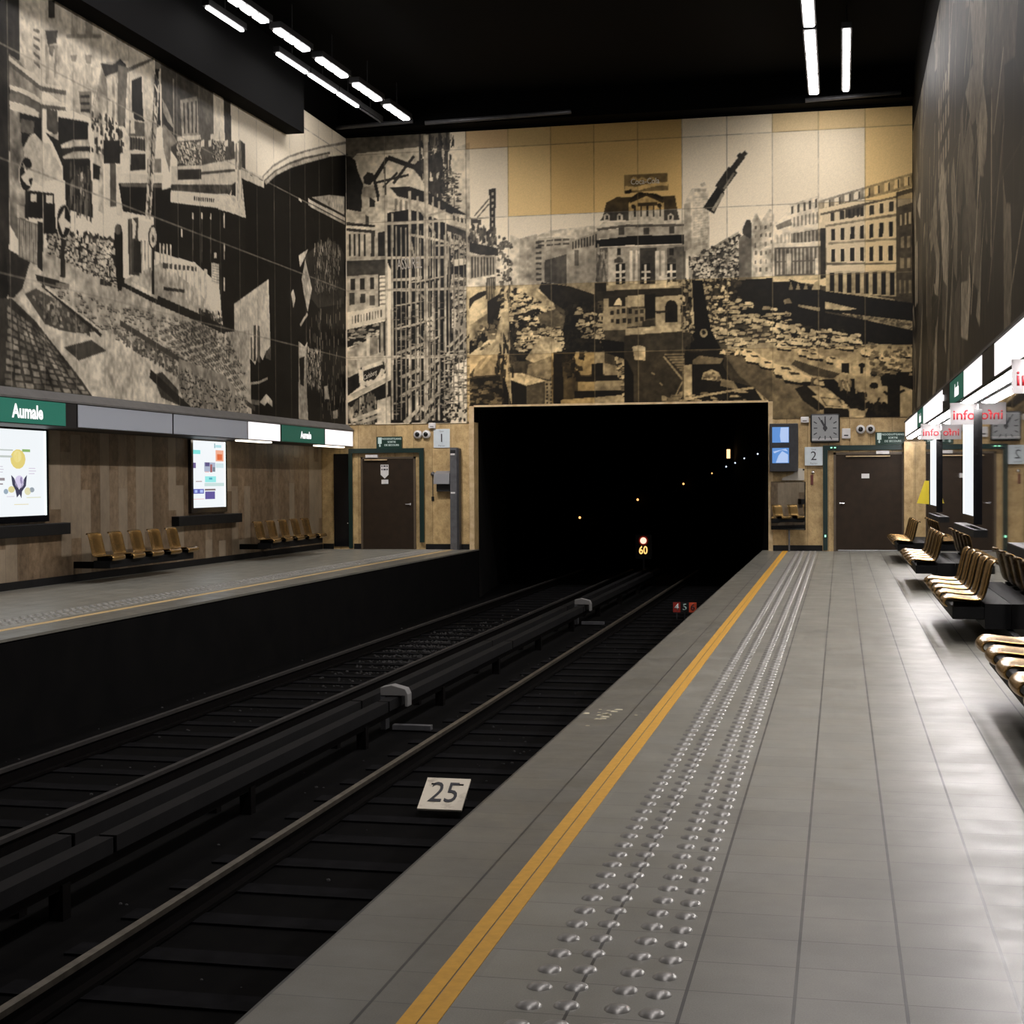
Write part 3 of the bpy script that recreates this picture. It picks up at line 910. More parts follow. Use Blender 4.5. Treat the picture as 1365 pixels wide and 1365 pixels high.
('L',.7,7,[1864,238,1816,207]),
('P',.7,[1806,171,1843,163,1862,176,1852,137,1855,59,1863,1,1802,1]),
('P',.05,[1809,134,1842,141,1836,74,1813,78]),
('S',65,[1852,159,1951,162,1949,76,1860,81],90,.1,.18,.3,.7),
('S',66,[1854,225,2112,297,2106,10,1957,13],70,.05,.3,.2,.65),
('P',.6,[1969,82,1995,86,2005,55,1974,53]),
('P',.6,[2030,28,2063,33,2062,12,2030,11]),
('P',.76,[1577,26,1614,45,1647,33,1647,20,1618,28,1605,20]),
('P',.3,[1514,30,1577,29,1577,20,1513,20]),
('L',.6,5,[1484,56,1574,66,1623,78]),
('P',.7,[686,195,737,214,949,195,1274,171,1376,148,1525,168,1536,-27,731,-44,625,-32,628,123]),
('P',.12,[630,198,694,186,673,145,648,128,636,129]),
('P',.16,[342,94,644,127,734,91,846,25,894,-13,339,-41]),
('W',.42,[632,118,730,85,899,-16,617,-22],9,13,.72,.68,1),
('N',.45,.2,[636,124,734,91,846,25,894,-13,633,-26]),
('P',.78,[654,133,673,142,735,108,921,108,986,100,1176,50,1181,-6,894,-11,832,30,734,86]),
('P',.22,[679,138,710,150,779,138,872,122,916,109,848,96,778,95,735,100]),
('S',67,[693,147,897,119,872,98,735,102],70,.16,.1,.1,.6),
('P',.2,[789,70,876,89,926,76,835,53]),
('L',.1,6,[727,157,909,99]),
('L',.8,4,[736,156,911,106]),
('S',68,[736,158,1405,156,1515,77,1082,73,921,109],320,.2,.06,.4,.62),
('S',69,[947,112,1171,94,1201,49,999,92],90,.2,.1,.18,.4),
('L',.2,10,[973,126,1202,83,1367,53,1553,11]),
('W',.3,[1112,128,1294,171,1514,47,1401,26],14,13,.75,.7,1),
('S',70,[1203,150,1405,156,1496,91,1266,101],60,.12,.08,.15,.35),
('P',.5,[1195,85,1402,69,1513,17,1512,-28,1199,-39]),
('S',71,[1201,76,1514,32,1513,-13,1199,-25],160,.16,.12,.3,.7),
('P',.2,[1090,48,1128,56,1194,28,1193,1,1124,11]),
('L',.1,16,[1081,50,1270,-16]),
('P',.72,[1187,1,1270,-20,1187,-26]),
('S',72,[742,248,976,263,975,188,850,178,750,199],240,.22,.12,.05,.22),
('S',73,[742,243,976,256,975,188,850,182,750,199],150,.18,.1,.6,.85),
('P',.72,[726,207,781,204,850,194,975,182,1084,170,948,161,780,169,715,172]),
('P',.1,[709,170,736,171,762,170,807,169,807,160,758,156,715,160]),
('P',.4,[767,166,807,169,807,161,767,159]),
('P',.12,[906,189,949,188,943,182,905,180]),
('P',.4,[661,246,729,246,728,183,705,185,662,190]),
('W',.72,[661,244,717,244,715,186,662,192],10,1,.4,1,0),
('P',.75,[661,264,688,265,687,248,661,246]),
('P',.1,[717,250,732,250,730,177,715,182]),
('P',.68,[996,201,1129,247,1275,220,1390,169,1369,150,1203,164,996,185]),
('P',.2,[1004,302,1042,311,1045,213,1007,210]),
('P',.88,[1020,307,1036,300,1030,274,1022,272]),
('P',.9,[1042,307,1102,312,1098,282,1041,275]),
('P',.1,[1025,270,1058,273,1057,218,1024,217]),
('W',.75,[1047,274,1098,279,1097,222,1051,218],4,1,.45,1,0),
('W',.8,[1118,280,1175,286,1174,224,1117,222],4,1,.45,1,0),
('P',.2,[1135,248,1276,260,1276,252,1135,238]),
('W',.78,[1150,250,1276,265,1275,193,1149,200],7,1,.4,1,0),
('W',.82,[1276,259,1330,262,1328,188,1275,191],2,1,.5,1,0),
('P',.15,[1137,206,1223,212,1223,206,1137,200]),
('P',.1,[1284,179,1349,182,1348,171,1294,168]),
('S',74,[1274,182,1391,187,1390,155,1300,157],40,.16,.1,.08,.3),
('L',.08,16,[975,196,1099,181,1274,168,1405,156]),
('L',.8,8,[991,198,1113,185]),
('P',.05,[956,269,966,287,980,288,987,274,985,200,980,179,967,178,962,199]),
('P',.35,[979,280,979,277,977,274,974,272,970,271,967,270,963,270,961,272,959,274,958,277,959,280,961,283,964,285,967,287,971,288,974,287,977,286,979,283]),
('L',.08,10,[1098,269,1096,188]),
('P',.08,[1116,290,1115,282,1112,276,1107,270,1101,267,1094,266,1089,268,1084,271,1081,277,1080,284,1081,291,1085,298,1090,303,1095,307,1102,308,1107,306,1112,303,1115,297]),
('P',.85,[1112,289,1111,283,1109,277,1105,273,1100,270,1095,269,1091,271,1087,274,1085,279,1084,285,1085,291,1088,296,1091,301,1096,304,1101,305,1105,303,1109,300,1111,295]),
('P',.2,[1103,285,1102,283,1101,281,1100,279,1099,278,1097,278,1096,278,1094,280,1094,281,1093,284,1094,286,1095,288,1096,290,1097,291,1099,291,1100,290,1102,289,1102,287]),
('P',.85,[708,318,706,308,702,300,697,293,690,288,683,287,676,289,671,294,667,301,666,309,668,319,672,327,677,334,684,339,691,340,698,338,703,334,707,326]),
('P',.06,[706,317,704,308,701,300,696,294,690,290,683,289,677,290,672,295,669,302,668,310,670,318,673,326,678,333,684,337,691,338,697,337,702,332,705,325]),
('P',.85,[816,265,815,256,811,247,804,239,797,235,789,234,782,236,776,241,772,249,771,258,773,267,777,276,783,283,790,288,798,289,805,287,811,282,815,275]),
('P',.06,[814,265,813,256,809,247,803,241,796,237,789,236,783,238,778,242,774,250,773,258,775,267,778,275,784,282,791,286,798,288,804,286,810,281,813,274]),
('P',.9,[677,330,689,320,704,328,708,313,693,308,699,298,687,298,672,306,683,315]),
('P',.9,[796,283,796,268,814,263,812,254,798,255,791,241,776,261]),
('P',.06,[693,291,733,296,732,256,692,251]),
('P',.06,[735,296,765,300,771,240,733,234]),
('P',.88,[699,287,715,289,715,278,698,276]),
('P',.88,[743,293,761,296,761,284,743,282]),
('L',.1,12,[791,236,787,176]),
('L',.1,10,[688,289,687,248]),
('P',.15,[790,205,797,206,796,177,789,176])]

class Canvas:
    def __init__(s, W, H, su, sv):
        s.su, s.sv = su, sv; s.nx, s.ny = int(W/su)+1, int(H/sv)+1; s.a = np.ones((s.ny, s.nx)); s.r = np.random.RandomState(5)
    def mask(s, pts):
        p = np.array(pts, float).reshape(-1, 2); x = p[:,0]/s.su; y = p[:,1]/s.sv
        i0, i1 = max(0, int(math.ceil(x.min()-.5))), min(s.nx-1, int(x.max()+.5)); j0, j1 = max(0, int(math.ceil(y.min()-.5))), min(s.ny-1, int(y.max()+.5))
        if i1 < i0 or j1 < j0: return None
        X, Y = np.meshgrid(np.arange(i0, i1+1), np.arange(j0, j1+1)); ins = np.zeros(X.shape, bool); n = len(p)
        for k in range(n):
            xa, ya, xb, yb = x[k], y[k], x[(k+1)%n], y[(k+1)%n]
            if ya == yb: continue
            ins ^= ((ya > Y) != (yb > Y)) & (X < (xb-xa)*(Y-ya)/(yb-ya)+xa)
        return slice(j0, j1+1), slice(i0, i1+1), ins
    def poly(s, g, pts):
        m = s.mask(pts)
        if m: s.a[m[0], m[1]][m[2]] = g
    def vn(s, sc, sh):
        cu, cv = max(2, int(sh[1]*s.su/sc)+2), max(2, int(sh[0]*s.sv/sc)+2); q = s.r.rand(cv, cu)
        u = np.linspace(0, cu-1.001, sh[1]); v = np.linspace(0, cv-1.001, sh[0]); iu = u.astype(int); iv = v.astype(int); fu = u-iu; fv = (v-iv)[:,None]
        return (q[iv][:,iu]*(1-fu)+q[iv][:,iu+1]*fu)*(1-fv)+(q[iv+1][:,iu]*(1-fu)+q[iv+1][:,iu+1]*fu)*fv
    def run(s, ops):
        for o in ops:
            k = o[0]
            if k == 'P': s.poly(o[1], [v/100 for v in o[2]])
            elif k == 'L':
                w = max(o[2]/100, 1.1*s.su); q = np.array(o[3], float).reshape(-1, 2)/100
                for a, b in zip(q[:-1], q[1:]):
                    d = b-a; L = math.hypot(*d)
                    if L < 1e-6: continue
                    n = np.array([-d[1], d[0]])/L*w/2; s.poly(o[1], np.array([a+n, b+n, b-n, a-n]).ravel())
            elif k == 'W':
                q = np.array(o[2], float).reshape(4, 2)/100; nx, ny, fx, fy, jit = o[3:8]
                B = lambda u, v: (q[0]*(1-u)+q[1]*u)*(1-v)+(q[3]*(1-u)+q[2]*u)*v
                for i in range(nx):
                    for j in range(ny):
                        uc, vc = (i+.5)/nx, (j+.5)/ny; hx, hy = fx/nx/2, fy/ny/2; g = o[1]
                        if jit:
                            uc += s.r.uniform(-.12,.12)/nx; vc += s.r.uniform(-.12,.12)/ny; hx *= s.r.uniform(.8,1.15); hy *= s.r.uniform(.8,1.15); g *= s.r.uniform(.65,1.3)
                        s.poly(g, np.array([B(uc-hx,vc-hy),B(uc+hx,vc-hy),B(uc+hx,vc+hy),B(uc-hx,vc+hy)]).ravel())
            elif k == 'S':
                r = np.random.RandomState(o[1]); pts = [v/100 for v in o[2]]; m = s.mask(pts)
                if not m: continue
                jj, ii = np.nonzero(m[2])
                if not len(jj): continue
                for t in r.randint(0, len(jj), int(o[3]*1.7)):
                    cx, cy = (m[1].start+ii[t])*s.su, (m[0].start+jj[t])*s.sv; w, h = o[4]*r.uniform(.3,1.0)*.40, o[5]*r.uniform(.35,1.1)*.42; sk = r.uniform(-.4,.4)*h
                    g = r.uniform(o[6], o[7])
                    if o[7] > .6: s.poly(.06, [cx-w,cy-h*1.5, cx+w,cy-h*1.6, cx+w,cy, cx-w,cy])
                    s.poly(g, [cx-w,cy-h-sk, cx+w*.8,cy-h+sk, cx+w,cy+h*.3+sk, cx+w*.4,cy+h+sk, cx-w*.7,cy+h-sk])
            elif k == 'N':
                m = s.mask([v/100 for v in o[3]])
                if not m: continue
                f = 1+o[1]*(s.vn(o[2], m[2].shape)+.6*s.vn(o[2]/3, m[2].shape)-.8)*1.6
                b = s.a[m[0], m[1]]; b[m[2]] = (b*f)[m[2]]
    def joints(s, us, vs, g=.42, al=.75, w=.02):
        for u in us:
            i = int(round(u/s.su)); n = max(1, int(round(w/s.su)))
            if 0 <= i < s.nx: s.a[:, i:i+n] = s.a[:, i:i+n]*(1-al)+g*al
        for v in vs:
            j = int(round(v/s.sv)); n = max(1, int(round(w/s.sv)))
            if 0 <= j < s.ny: s.a[j:j+n, :] = s.a[j:j+n, :]*(1-al)+g*al
    def colour(s, tints, us, vs, warm=(1., .845, .59)):
        a = np.clip(s.a, 0, 1); p = np.pad(a, 1, 'edge'); a = .52*a+.12*(p[:-2,1:-1]+p[2:,1:-1]+p[1:-1,:-2]+p[1:-1,2:])
        w8 = np.clip((.90-a)/.10, 0, 1); a = a*(1-w8)*(1+.05*(s.vn(.7, a.shape)-.5))+w8*a*(1+.34*(s.vn(.5, a.shape)-.5)+.42*(s.vn(.16, a.shape)-.5)+.40*(s.vn(.06, a.shape)-.5)); a = np.clip(a*(1+.08*(s.r.rand(*a.shape)-.5)), .02, 1)
        v = (.003+.86*a**1.75)[..., None]*np.array(warm)
        iu = np.searchsorted(np.array(us)/s.su, np.arange(s.nx)); iv = np.searchsorted(np.array(vs)/s.sv, np.arange(s.ny))
        T = np.ones((len(vs)+1, len(us)+1, 3))*(1+.10*(s.r.rand(len(vs)+1, len(us)+1, 1)-.5))
        for (i, j), t in tints.items(): T[j, i] *= t
        return v*T[iv][:, iu]
def mural(name, cv, col, to_world, hole, m, label, flip):
    nx, ny = cv.nx, cv.ny; U, V = np.meshgrid(np.arange(nx)*cv.su, np.arange(ny)*cv.sv)
    co = np.stack(to_world(U, V), -1).reshape(-1, 3).astype(np.float32)
    I, J = np.meshgrid(np.arange(nx-1), np.arange(ny-1)); keep = ~hole(U[:-1,:-1]+cv.su/2, V[:-1,:-1]+cv.sv/2)
    b = (J*nx+I)[keep]; q = np.stack([b, b+1, b+1+nx, b+nx], -1)
    if flip: q = q[:, ::-1]
    me = bpy.data.meshes.new(name); me.vertices.add(len(co)); me.vertices.foreach_set('co', co.ravel())
    me.loops.add(q.size); me.loops.foreach_set('vertex_index', q.ravel().astype(np.int32))
    me.polygons.add(len(q)); me.polygons.foreach_set('loop_start', np.arange(0, q.size, 4, dtype=np.int32)); me.polygons.foreach_set('loop_total', np.full(len(q), 4, np.int32))
    me.update(calc_edges=True)
    at = me.color_attributes.new('print', 'FLOAT_COLOR', 'POINT'); rgba = np.ones((nx*ny, 4), np.float32); rgba[:, :3] = col.reshape(-1, 3); at.data.foreach_set('color', rgba.ravel())
    o = bpy.data.objects.new(name, me); C.objects.link(o); me.materials.append(m)
    return tag(o, label, 'mural')
def print_mat(name, rough, spec):
    k = NT(name, rough=rough, spec=spec); a = k.n('ShaderNodeVertexColor'); a.layer_name = 'print'
    k.t.links.new(a.outputs[0], k.b.inputs['Base Color']); return k.m
TOP = 9.88
# end wall print
cv = Canvas(13.2, TOP-3, .017, .016); cv.run(END_ART)
us = [k*1.0+.99 for k in range(0, 3)] + [2.985+1.02*k for k in range(0, 11)]; us = [u for u in us if u < 13.1]; vs = [1.60, 3.22, 4.84, 6.46]
cv.joints(us, vs)
cc = lambda X: sum(1 for u in us if u < X-XL)
tan = np.array([.86, .66, .34]); tan2 = np.array([.95, .78, .47])
tints = {(cc(-7.1),3): tan2*.95, (cc(-6.1),3): tan, (cc(-5.1),3): tan*1.02, (cc(-4.1),3): tan*.98, (cc(1.1),3): tan2*1.02, (cc(1.1),2): np.array([1,.88,.65]),
         (cc(-8.2),4): np.array([.75,.6,.42]), (cc(-7.1),4): tan2*.8, (cc(-6.1),4): tan*.9, (cc(-5.1),4): tan*.9, (cc(-4.1),4): tan*.9, (cc(1.1),4): tan2, (cc(.1),4): np.array([.9,.78,.55]), (cc(-1),4): np.array([.9,.8,.6]),
         (cc(-.1),2): np.array([.98,.92,.80])}
for k in range(4, 14): tints[(k, 0)] = np.array([.98, .84, .58]); tints.setdefault((k, 1), np.array([.98, .88, .66]))
tints[(cc(-5.6),0)] = tan*1.1; tints[(cc(-8.2),0)] = np.array([.95,.78,.5])
end = mural('mural', cv, cv.colour(tints, us, vs), lambda U, V: (XL+U, np.full(U.shape, D-.02), 3+V),
      lambda U, V: (U+XL > -8.6) & (U+XL < -1.5) & (V < .41), print_mat('end_print', .5, .15),
      'sepia street scene mural filling the end wall above the tunnel mouth', False)
# left wall print
cv = Canvas(D-13, TOP-3, .021, .0145); cv.run(LEFT_ART); us = [19.4-13+.9333*k for k in range(-6, 16)]
cv.joints(us, vs, .55, .55, .024)
left = mural('mural', cv, cv.colour({}, us, vs, (1., .88, .67)), lambda U, V: (np.full(U.shape, XL+.02), 13+U, 3+V), lambda U, V: U < -1, print_mat('left_print', .5, .12),
      'black and white mural of a torn-up cobbled street on the left wall', True)
left.name = 'mural.001'
# right wall print: dark abstract shards
cv = Canvas(D-9, 6.3, .03, .02); cv.a[:] = .10; r = np.random.RandomState(3)
for k in range(150):
    u, v = r.uniform(0, 25.4), r.uniform(-.5, 6.3); w, h = r.uniform(.5, 2.2), r.uniform(.5, 2.6); g = r.choice([.05,.12,.2,.3,.42,.55])*r.uniform(.7,1.2)
    lean = r.uniform(-2.6, .8); cv.poly(g, [u,v, u+w*.5,v+h*.1, u+w+lean*h*.5,v+h*.9, u+w*.4+lean*h*.4,v+h, u-w*.2,v+h*.4])
for k in range(60):
    u, v = r.uniform(0, 25.4), r.uniform(0, 6); h = r.uniform(.6, 2.4); ln = r.uniform(-2.2,.5); cv.poly(r.uniform(.25,.6), [u,v, u+.12,v, u+.1+ln*h,v+h, u+ln*h,v+h])
cv.poly(.5, [22.0,.1, 23.6,.1, 21.2,2.2]); cv.poly(.04, [20,1.2, 22,.2, 21,3.0, 20.4,3.4])
for q in ((23.3, 3.4), (23.9, 3.4)): cv.poly(.72, [q[0],q[1]-1.1, q[0]+.35,q[1]-1.1, q[0]+.35,q[1]+.2, q[0],q[1]+.2])
for i in range(5):
    for j in range(4): cv.poly(.5, [14+i*.55,3+j*.5, 14.3+i*.55,3+j*.5, 14.3+i*.55,3.3+j*.5, 14+i*.55,3.3+j*.5])
us = [.93*k for k in range(28)]; cv.joints(us, vs[:4], .35, .4, .02)
right = mural('mural', cv, cv.colour({}, us, vs), lambda U, V: (np.full(U.shape, XM-.0), 9+U, 3+V), lambda U, V: U < -1, print_mat('right_print', .5, .30),
      'dark glossy mural of jagged grey shapes on the right wall', False)
right.name = 'mural.002'
# lettering inside the end print
P3 = lambda X, Z: (X, D-.022, Z)
def mural_text(s, h, X, Z, tilt, m, wd):
    o = text('lettering', s, h, P3(X, Z), (1,0,tilt), (-tilt*0,0,1), m, end, 'CENTER', .002, width=wd, bold=.01); return o
mural_text('Coca-Cola', .13, -4.39, 8.50, .0, mat('print_pale', (.50,.44,.33), .6), .66)
mural_text('ASSUREL', .27, -10.04, 6.81, .04, mat('print_grey', (.34,.30,.24), .6), .62)
mural_text('Carlsberg', .12, -11.04, 4.19, .42, mat('print_pale', (.5,.44,.33), .6), .36)
# ------------------------------------------------------------------ setting
def plat(name, x0, x1, y0, y1, z, m): return struct(box(x0, x1, y0, y1, z-.03, z).build(name, m))
plat('floor', -1.165, 2.2, -1, D+.05, 0, M_TILE)
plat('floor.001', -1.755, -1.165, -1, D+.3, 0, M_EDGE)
plat('floor.002', -12.5, -9.1, 8, D+.05, 0, M_TILE)
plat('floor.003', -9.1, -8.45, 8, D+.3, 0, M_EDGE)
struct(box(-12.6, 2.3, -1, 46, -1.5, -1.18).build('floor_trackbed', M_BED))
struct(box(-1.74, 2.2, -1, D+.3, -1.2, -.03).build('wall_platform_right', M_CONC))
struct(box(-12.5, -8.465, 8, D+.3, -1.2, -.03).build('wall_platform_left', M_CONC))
yl = MB().box(-1.284, -1.2275, -1, D, 0, .003).box(-1.2215, -1.165, -1, D, 0, .003); struct(yl.build('trim_1', M_YEL))
struct(MB().box(-9.05, -8.945, 8, D, 0, .003).build('trim_2', M_YELPALE))
dm = MB()
for k in range(int((D-3.6)/.171)):
    y = 3.58+.171*k
    for x in (-.933, -.819, -.662, -.555): dm.dome((x, y+(.02 if x in (-.819,-.662) else 0), 0), .042, .013, 14, 3)
struct(dm.build('tactile_strip', M_DOME, smooth=True))
dm = MB()
for k in range(int((D-12.2)/.171)):
    for x in (-9.27, -9.39, -9.54, -9.65): dm.dome((x, 12.2+.171*k, 0), .042, .013, 10, 3)
struct(dm.build('tactile_strip.001', M_DOME, smooth=True))
# end wall
w = MB().box(-12.5, -8.48, D, D+.4, -.03, 3.02).box(-1.6, 1.75, D, D+.4, -.03, 3.02)
struct(w.build('wall_end', M_STONE_END))
struct(MB().box(-12.5, -8.62, D, D+.4, 3.02, 10.7).box(-1.48, 1.8, D, D+.4, 3.02, 10.7).box(-8.62, -1.48, D, D+.4, 3.42, 10.7).build('wall_end_upper', M_BLACKCEIL))
struct(MB().box(-8.60, -8.48, D-.03, D, 0, 3.40).box(-1.6, -1.5, D-.03, D, 0, 3.40).box(-8.48, -1.6, D-.03, D, 3.375, 3.42).build('trim_3', M_LIGHTSTONE))
struct(MB().box(XL-.9, XL, 8, D, 2.97, 10.7).build('wall_left_upper', M_BLACKCEIL))
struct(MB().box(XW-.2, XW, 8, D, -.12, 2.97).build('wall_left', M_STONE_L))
struct(MB().box(XM+.002, XM+.25, 4, D, 2.99, 10.7).build('wall_right_upper', M_BLACKCEIL))
struct(MB().box(XG, XG+.2, 4, D, -.12, 2.99).build('wall_right', M_GLASS))
struct(MB().box(1.37, XG, D-.35, D-.002, .10, 2.44).build('wall_right_pier', M_STONE_END))
struct(MB().box(-12.6, 2.2, 3, D+.4, 10.6, 10.8).build('ceiling', M_BLACKCEIL))
struct(MB().prism([(8,8.80),(20.8,8.92),(30.4,9.08),(30.4,10.59),(8,10.59)], XL+.025, -11.2, 0).build('trim_4', M_BLACKCEIL))
struct(MB().box(-12, XM-.01, 33.85, D-.03, 9.95, 10.6).build('trim_5', M_BLACKCEIL))
# skirting
struct(MB().box(XW, XW+.03, 8, D-.03, 0, .12).build('baseboard_left', M_BASE))
struct(MB().box(-12.26, -12.0, D-.02, D, 0, .13).box(-9.68, -8.48, D-.02, D, 0, .13).box(-11.48, -11.3, D-.02, D, 0, .13).box(-1.5, -.4, D-.02, D, 0, .13).build('baseboard_end', M_BASE))
struct(MB().box(XG-.03, XG, 4, 34.0, 0, .14).build('baseboard_right', M_BASE))
# ledges over the light-box bands
struct(MB().prism([(XL-.01,3.0),(XL+.03,3.0),(-11.46,2.87),(-11.46,2.84),(XL-.01,2.84)], 8, D-.03, 1).build('trim_6', M_TRIM))
struct(MB().prism([(XM+.01,3.01),(XM-.02,3.01),(1.39,2.90),(1.39,2.87),(XM+.01,2.87)], 4, D-.03, 1).build('trim_7', M_TRIM))
# tunnel
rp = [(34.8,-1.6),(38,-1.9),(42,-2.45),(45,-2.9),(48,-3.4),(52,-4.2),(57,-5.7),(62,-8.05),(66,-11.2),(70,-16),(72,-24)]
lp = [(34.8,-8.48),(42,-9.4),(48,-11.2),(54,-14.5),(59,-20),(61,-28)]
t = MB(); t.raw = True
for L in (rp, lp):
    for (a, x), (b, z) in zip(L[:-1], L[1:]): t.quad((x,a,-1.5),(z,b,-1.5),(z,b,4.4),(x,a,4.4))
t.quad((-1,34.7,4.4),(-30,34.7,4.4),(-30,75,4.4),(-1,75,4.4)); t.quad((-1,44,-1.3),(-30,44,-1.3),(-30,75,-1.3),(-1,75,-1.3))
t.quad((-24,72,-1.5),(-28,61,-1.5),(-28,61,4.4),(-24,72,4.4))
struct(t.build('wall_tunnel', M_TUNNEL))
# ------------------------------------------------------------------ track
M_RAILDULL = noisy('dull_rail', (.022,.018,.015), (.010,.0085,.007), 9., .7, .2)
def rail(x, label, hm=None):
    e = empty('running_rail', (x, 17, -1.18), label, 'rail')
    MB().box(x-.027, x+.027, 0, 44, -1.035, -1.0).build('rail_head', hm or M_RAILDULL, e)
    MB().box(x-.01, x+.01, 0, 44, -1.14, -1.035).box(x-.07, x+.07, 0, 44, -1.164, -1.14).build('rail_web', M_RAILSIDE, e)
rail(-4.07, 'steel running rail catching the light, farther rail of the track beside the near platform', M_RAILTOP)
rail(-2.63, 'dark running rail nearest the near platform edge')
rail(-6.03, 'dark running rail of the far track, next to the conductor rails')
rail(-7.50, 'thin dark running rail nearest the far platform')
for x, lb in ((-5.19, 'black covered conductor rail on the far track side'), (-4.88, 'black covered conductor rail on the near track side')):
    e = empty('conductor_rail', (x, 17, -1.18), lb, 'conductor rail')
    c = MB()
    for k in range(6):
        a = 3+6.3*k; c.box(x-.065, x+.065, a, a+6.25, -.81, -.79).box(x-.065, x-.053, a, a+6.25, -.90, -.81).box(x+.053, x+.065, a, a+6.25, -.90, -.81)
    c.build('cover', M_COVER, e); MB().box(x-.035, x+.035, 3, 41, -.98, -.85).build('rail_bar', M_RAILSIDE, e)
    for k in range(12): box(x-.05, x+.05, 5.5+3.1*k, 5.6+3.1*k, -1.18, -.95).build('support', M_RAILSIDE, e)
def bracket(y, label):
    x = -4.88; e = empty('rail_bracket', (x, y, -1.18), label, 'bracket')
    MB().box(x-.15, x-.09, y-.07, y+.07, -1.163, -.76).build('post', M_GREYM, e)
    MB().prism([(x-.15,-.78),(x-.15,-.69),(x-.02,-.66),(x+.14,-.70),(x+.17,-.76),(x+.17,-.90),(x+.135,-.90),(x+.135,-.78)], y-.08, y+.08, 1).build('hood', mat('worn_grey', (.20,.195,.185), .6), e, bevel=.008)
    MB().box(x-.02, x+.42, y-.05, y+.05, -1.163, -1.11).build('foot', M_GREYM, e)
bracket(16.02, 'pale hooked bracket over the conductor rail, the large one nearest the camera')
bracket(28.5, 'small pale bracket on the conductor rail far along the track')
rs = random.Random(3)
for tr, cx, nm in ((0, -3.35, 'near'), (1, -6.77, 'far')):
    src = None
    for k in range(48):
        y = 4.5+.72*k
        if tr == 1 and y < 9: continue
        y += rs.uniform(-.02, .02)
        if src is None:
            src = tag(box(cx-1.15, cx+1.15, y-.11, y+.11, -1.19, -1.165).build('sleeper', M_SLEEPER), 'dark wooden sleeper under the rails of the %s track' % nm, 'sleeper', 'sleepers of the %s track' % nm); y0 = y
        else:
            o = src.copy(); C.objects.link(o); o.location.y = y-y0; o.location.x = rs.uniform(-.02, .02)
bs = MB(); bs.raw = False
for k in range(1300):
    far = k % 3 != 0
    x = rs.uniform(-8.3, -1.9); y = rs.uniform(6, 33)
    if abs(x+3.26) < .35 and abs(y-12.1) < .6 or (-5.1 < x < -4.4 and (abs(y-16) < .3 or abs(y-28.5) < .3)): continue
    if far: x, y = rs.gauss(-6.75, .4), rs.gauss(24, 2.2)
    y = 4.86+.72*round((y-4.86)/.72)+rs.uniform(-.17, .17)
    if min(abs(x-q) for q in (-4.07, -2.63, -6.03, -7.5, -5.19, -4.88)) < .14: continue
    r = rs.uniform(.008, .022) if not far else rs.uniform(.012, .03); bs.dome((x, y, -1.185), r, r, 5, 2)
tag(bs.build('ballast', noisy('ballast_stone', (.022,.021,.02), (.007,.007,.0065), 12., .85)), 'loose dark ballast stones scattered between the rails', 'ballast', kind='stuff')
# stop marker 25
e = empty('stop_marker', (-3.26, 12.05, -1.18), 'tilted white plate numbered 25 lying on the track', 'sign')
a0, a1, a2, a3 = Vector((-3.46,12.30,-.93)), Vector((-3.08,12.30,-.93)), Vector((-3.05,11.86,-1.10)), Vector((-3.43,11.86,-1.10))
n = (a1-a0).cross(a3-a0).normalized(); n = n if n.z > 0 else -n
mm = MB(); mm.v = [tuple(p) for p in (a0,a1,a2,a3)] + [tuple(p-n*.015) for p in (a0,a1,a2,a3)]; mm.f = [(0,1,2,3),(7,6,5,4),(0,4,5,1),(1,5,6,2),(2,6,7,3),(3,7,4,0)]
mm.build('plate', noisy('worn_white', (.66,.60,.48), (.40,.35,.27), 9., .6, lo=.55, hi=.75), e)
cen = (a0+a1+a2+a3)/4+n*.003; yd = (a0-a3).normalized()
text('number', '25', .30, cen, (1,0,0), yd, M_TEXTD, e, stretch=.62, bold=-.0)
MB().box(-3.40,-3.36,12.2,12.24,-1.18,-.96).box(-3.16,-3.12,12.2,12.24,-1.18,-.96).build('bracket', M_RAILSIDE, e)
# stop markers 4 5 6
for k, (tx, pm, lm) in enumerate((('4', mat('red_plate', (.35,.03,.02), .5), M_TEXTW), ('5', M_BLACK, mat('pale_green', (.45,.6,.55), .5)), ('6', mat('orange_red_plate', (.75,.10,.04), .5), M_TEXTD))):
    x = -3.22+.16*k; e = empty('marker_plate', (x, 30, -1.18), ('red plate with a white 4, left of three by the rails','black plate with a pale 5, middle of three by the rails','orange-red plate with a dark 6, nearest the near platform')[k], 'sign')
    box(x-.075, x+.075, 30, 30.02, -1.04, -.84).build('plate', pm, e); text('number', tx, .13, (x, 29.998, -.94), (1,0,0), (0,0,1), lm, e, bold=.01)
    box(x-.01, x+.01, 30, 30.02, -1.18, -1.04).build('stem', M_DGREY, e)
# signal in the tunnel
e = empty('signal', (-5.83, 45, -1.3), 'small tunnel signal with a round pinkish lamp above an amber 60', 'signal')
box(-6.08, -5.58, 45, 45.12, -.75, -.02).build('case', M_BLACK, e); box(-5.86, -5.80, 45.03, 45.09, -1.295, -.75).build('post', M_DGREY, e)
MB().dome((-5.835, 45, -.20), .105, .04, 16, 3, (0,-1,0)).build('lamp', em('signal_lamp', (1.,.55,.42), 1.6), e, True)
MB().tube((-5.835,44.99,-.20),(-5.835,45.0,-.20),.14,18).build('glow_disc', em('signal_glow', (.5,.03,.01), .25), e)  # red halo around the lamp, drawn as a self-lit disc
text('number', '60', .235, (-5.84, 44.995, -.50), (1,0,0), (0,0,1), em('amber_digits', (1.,.55,.16), 1.5), e, bold=.02, stretch=.8)
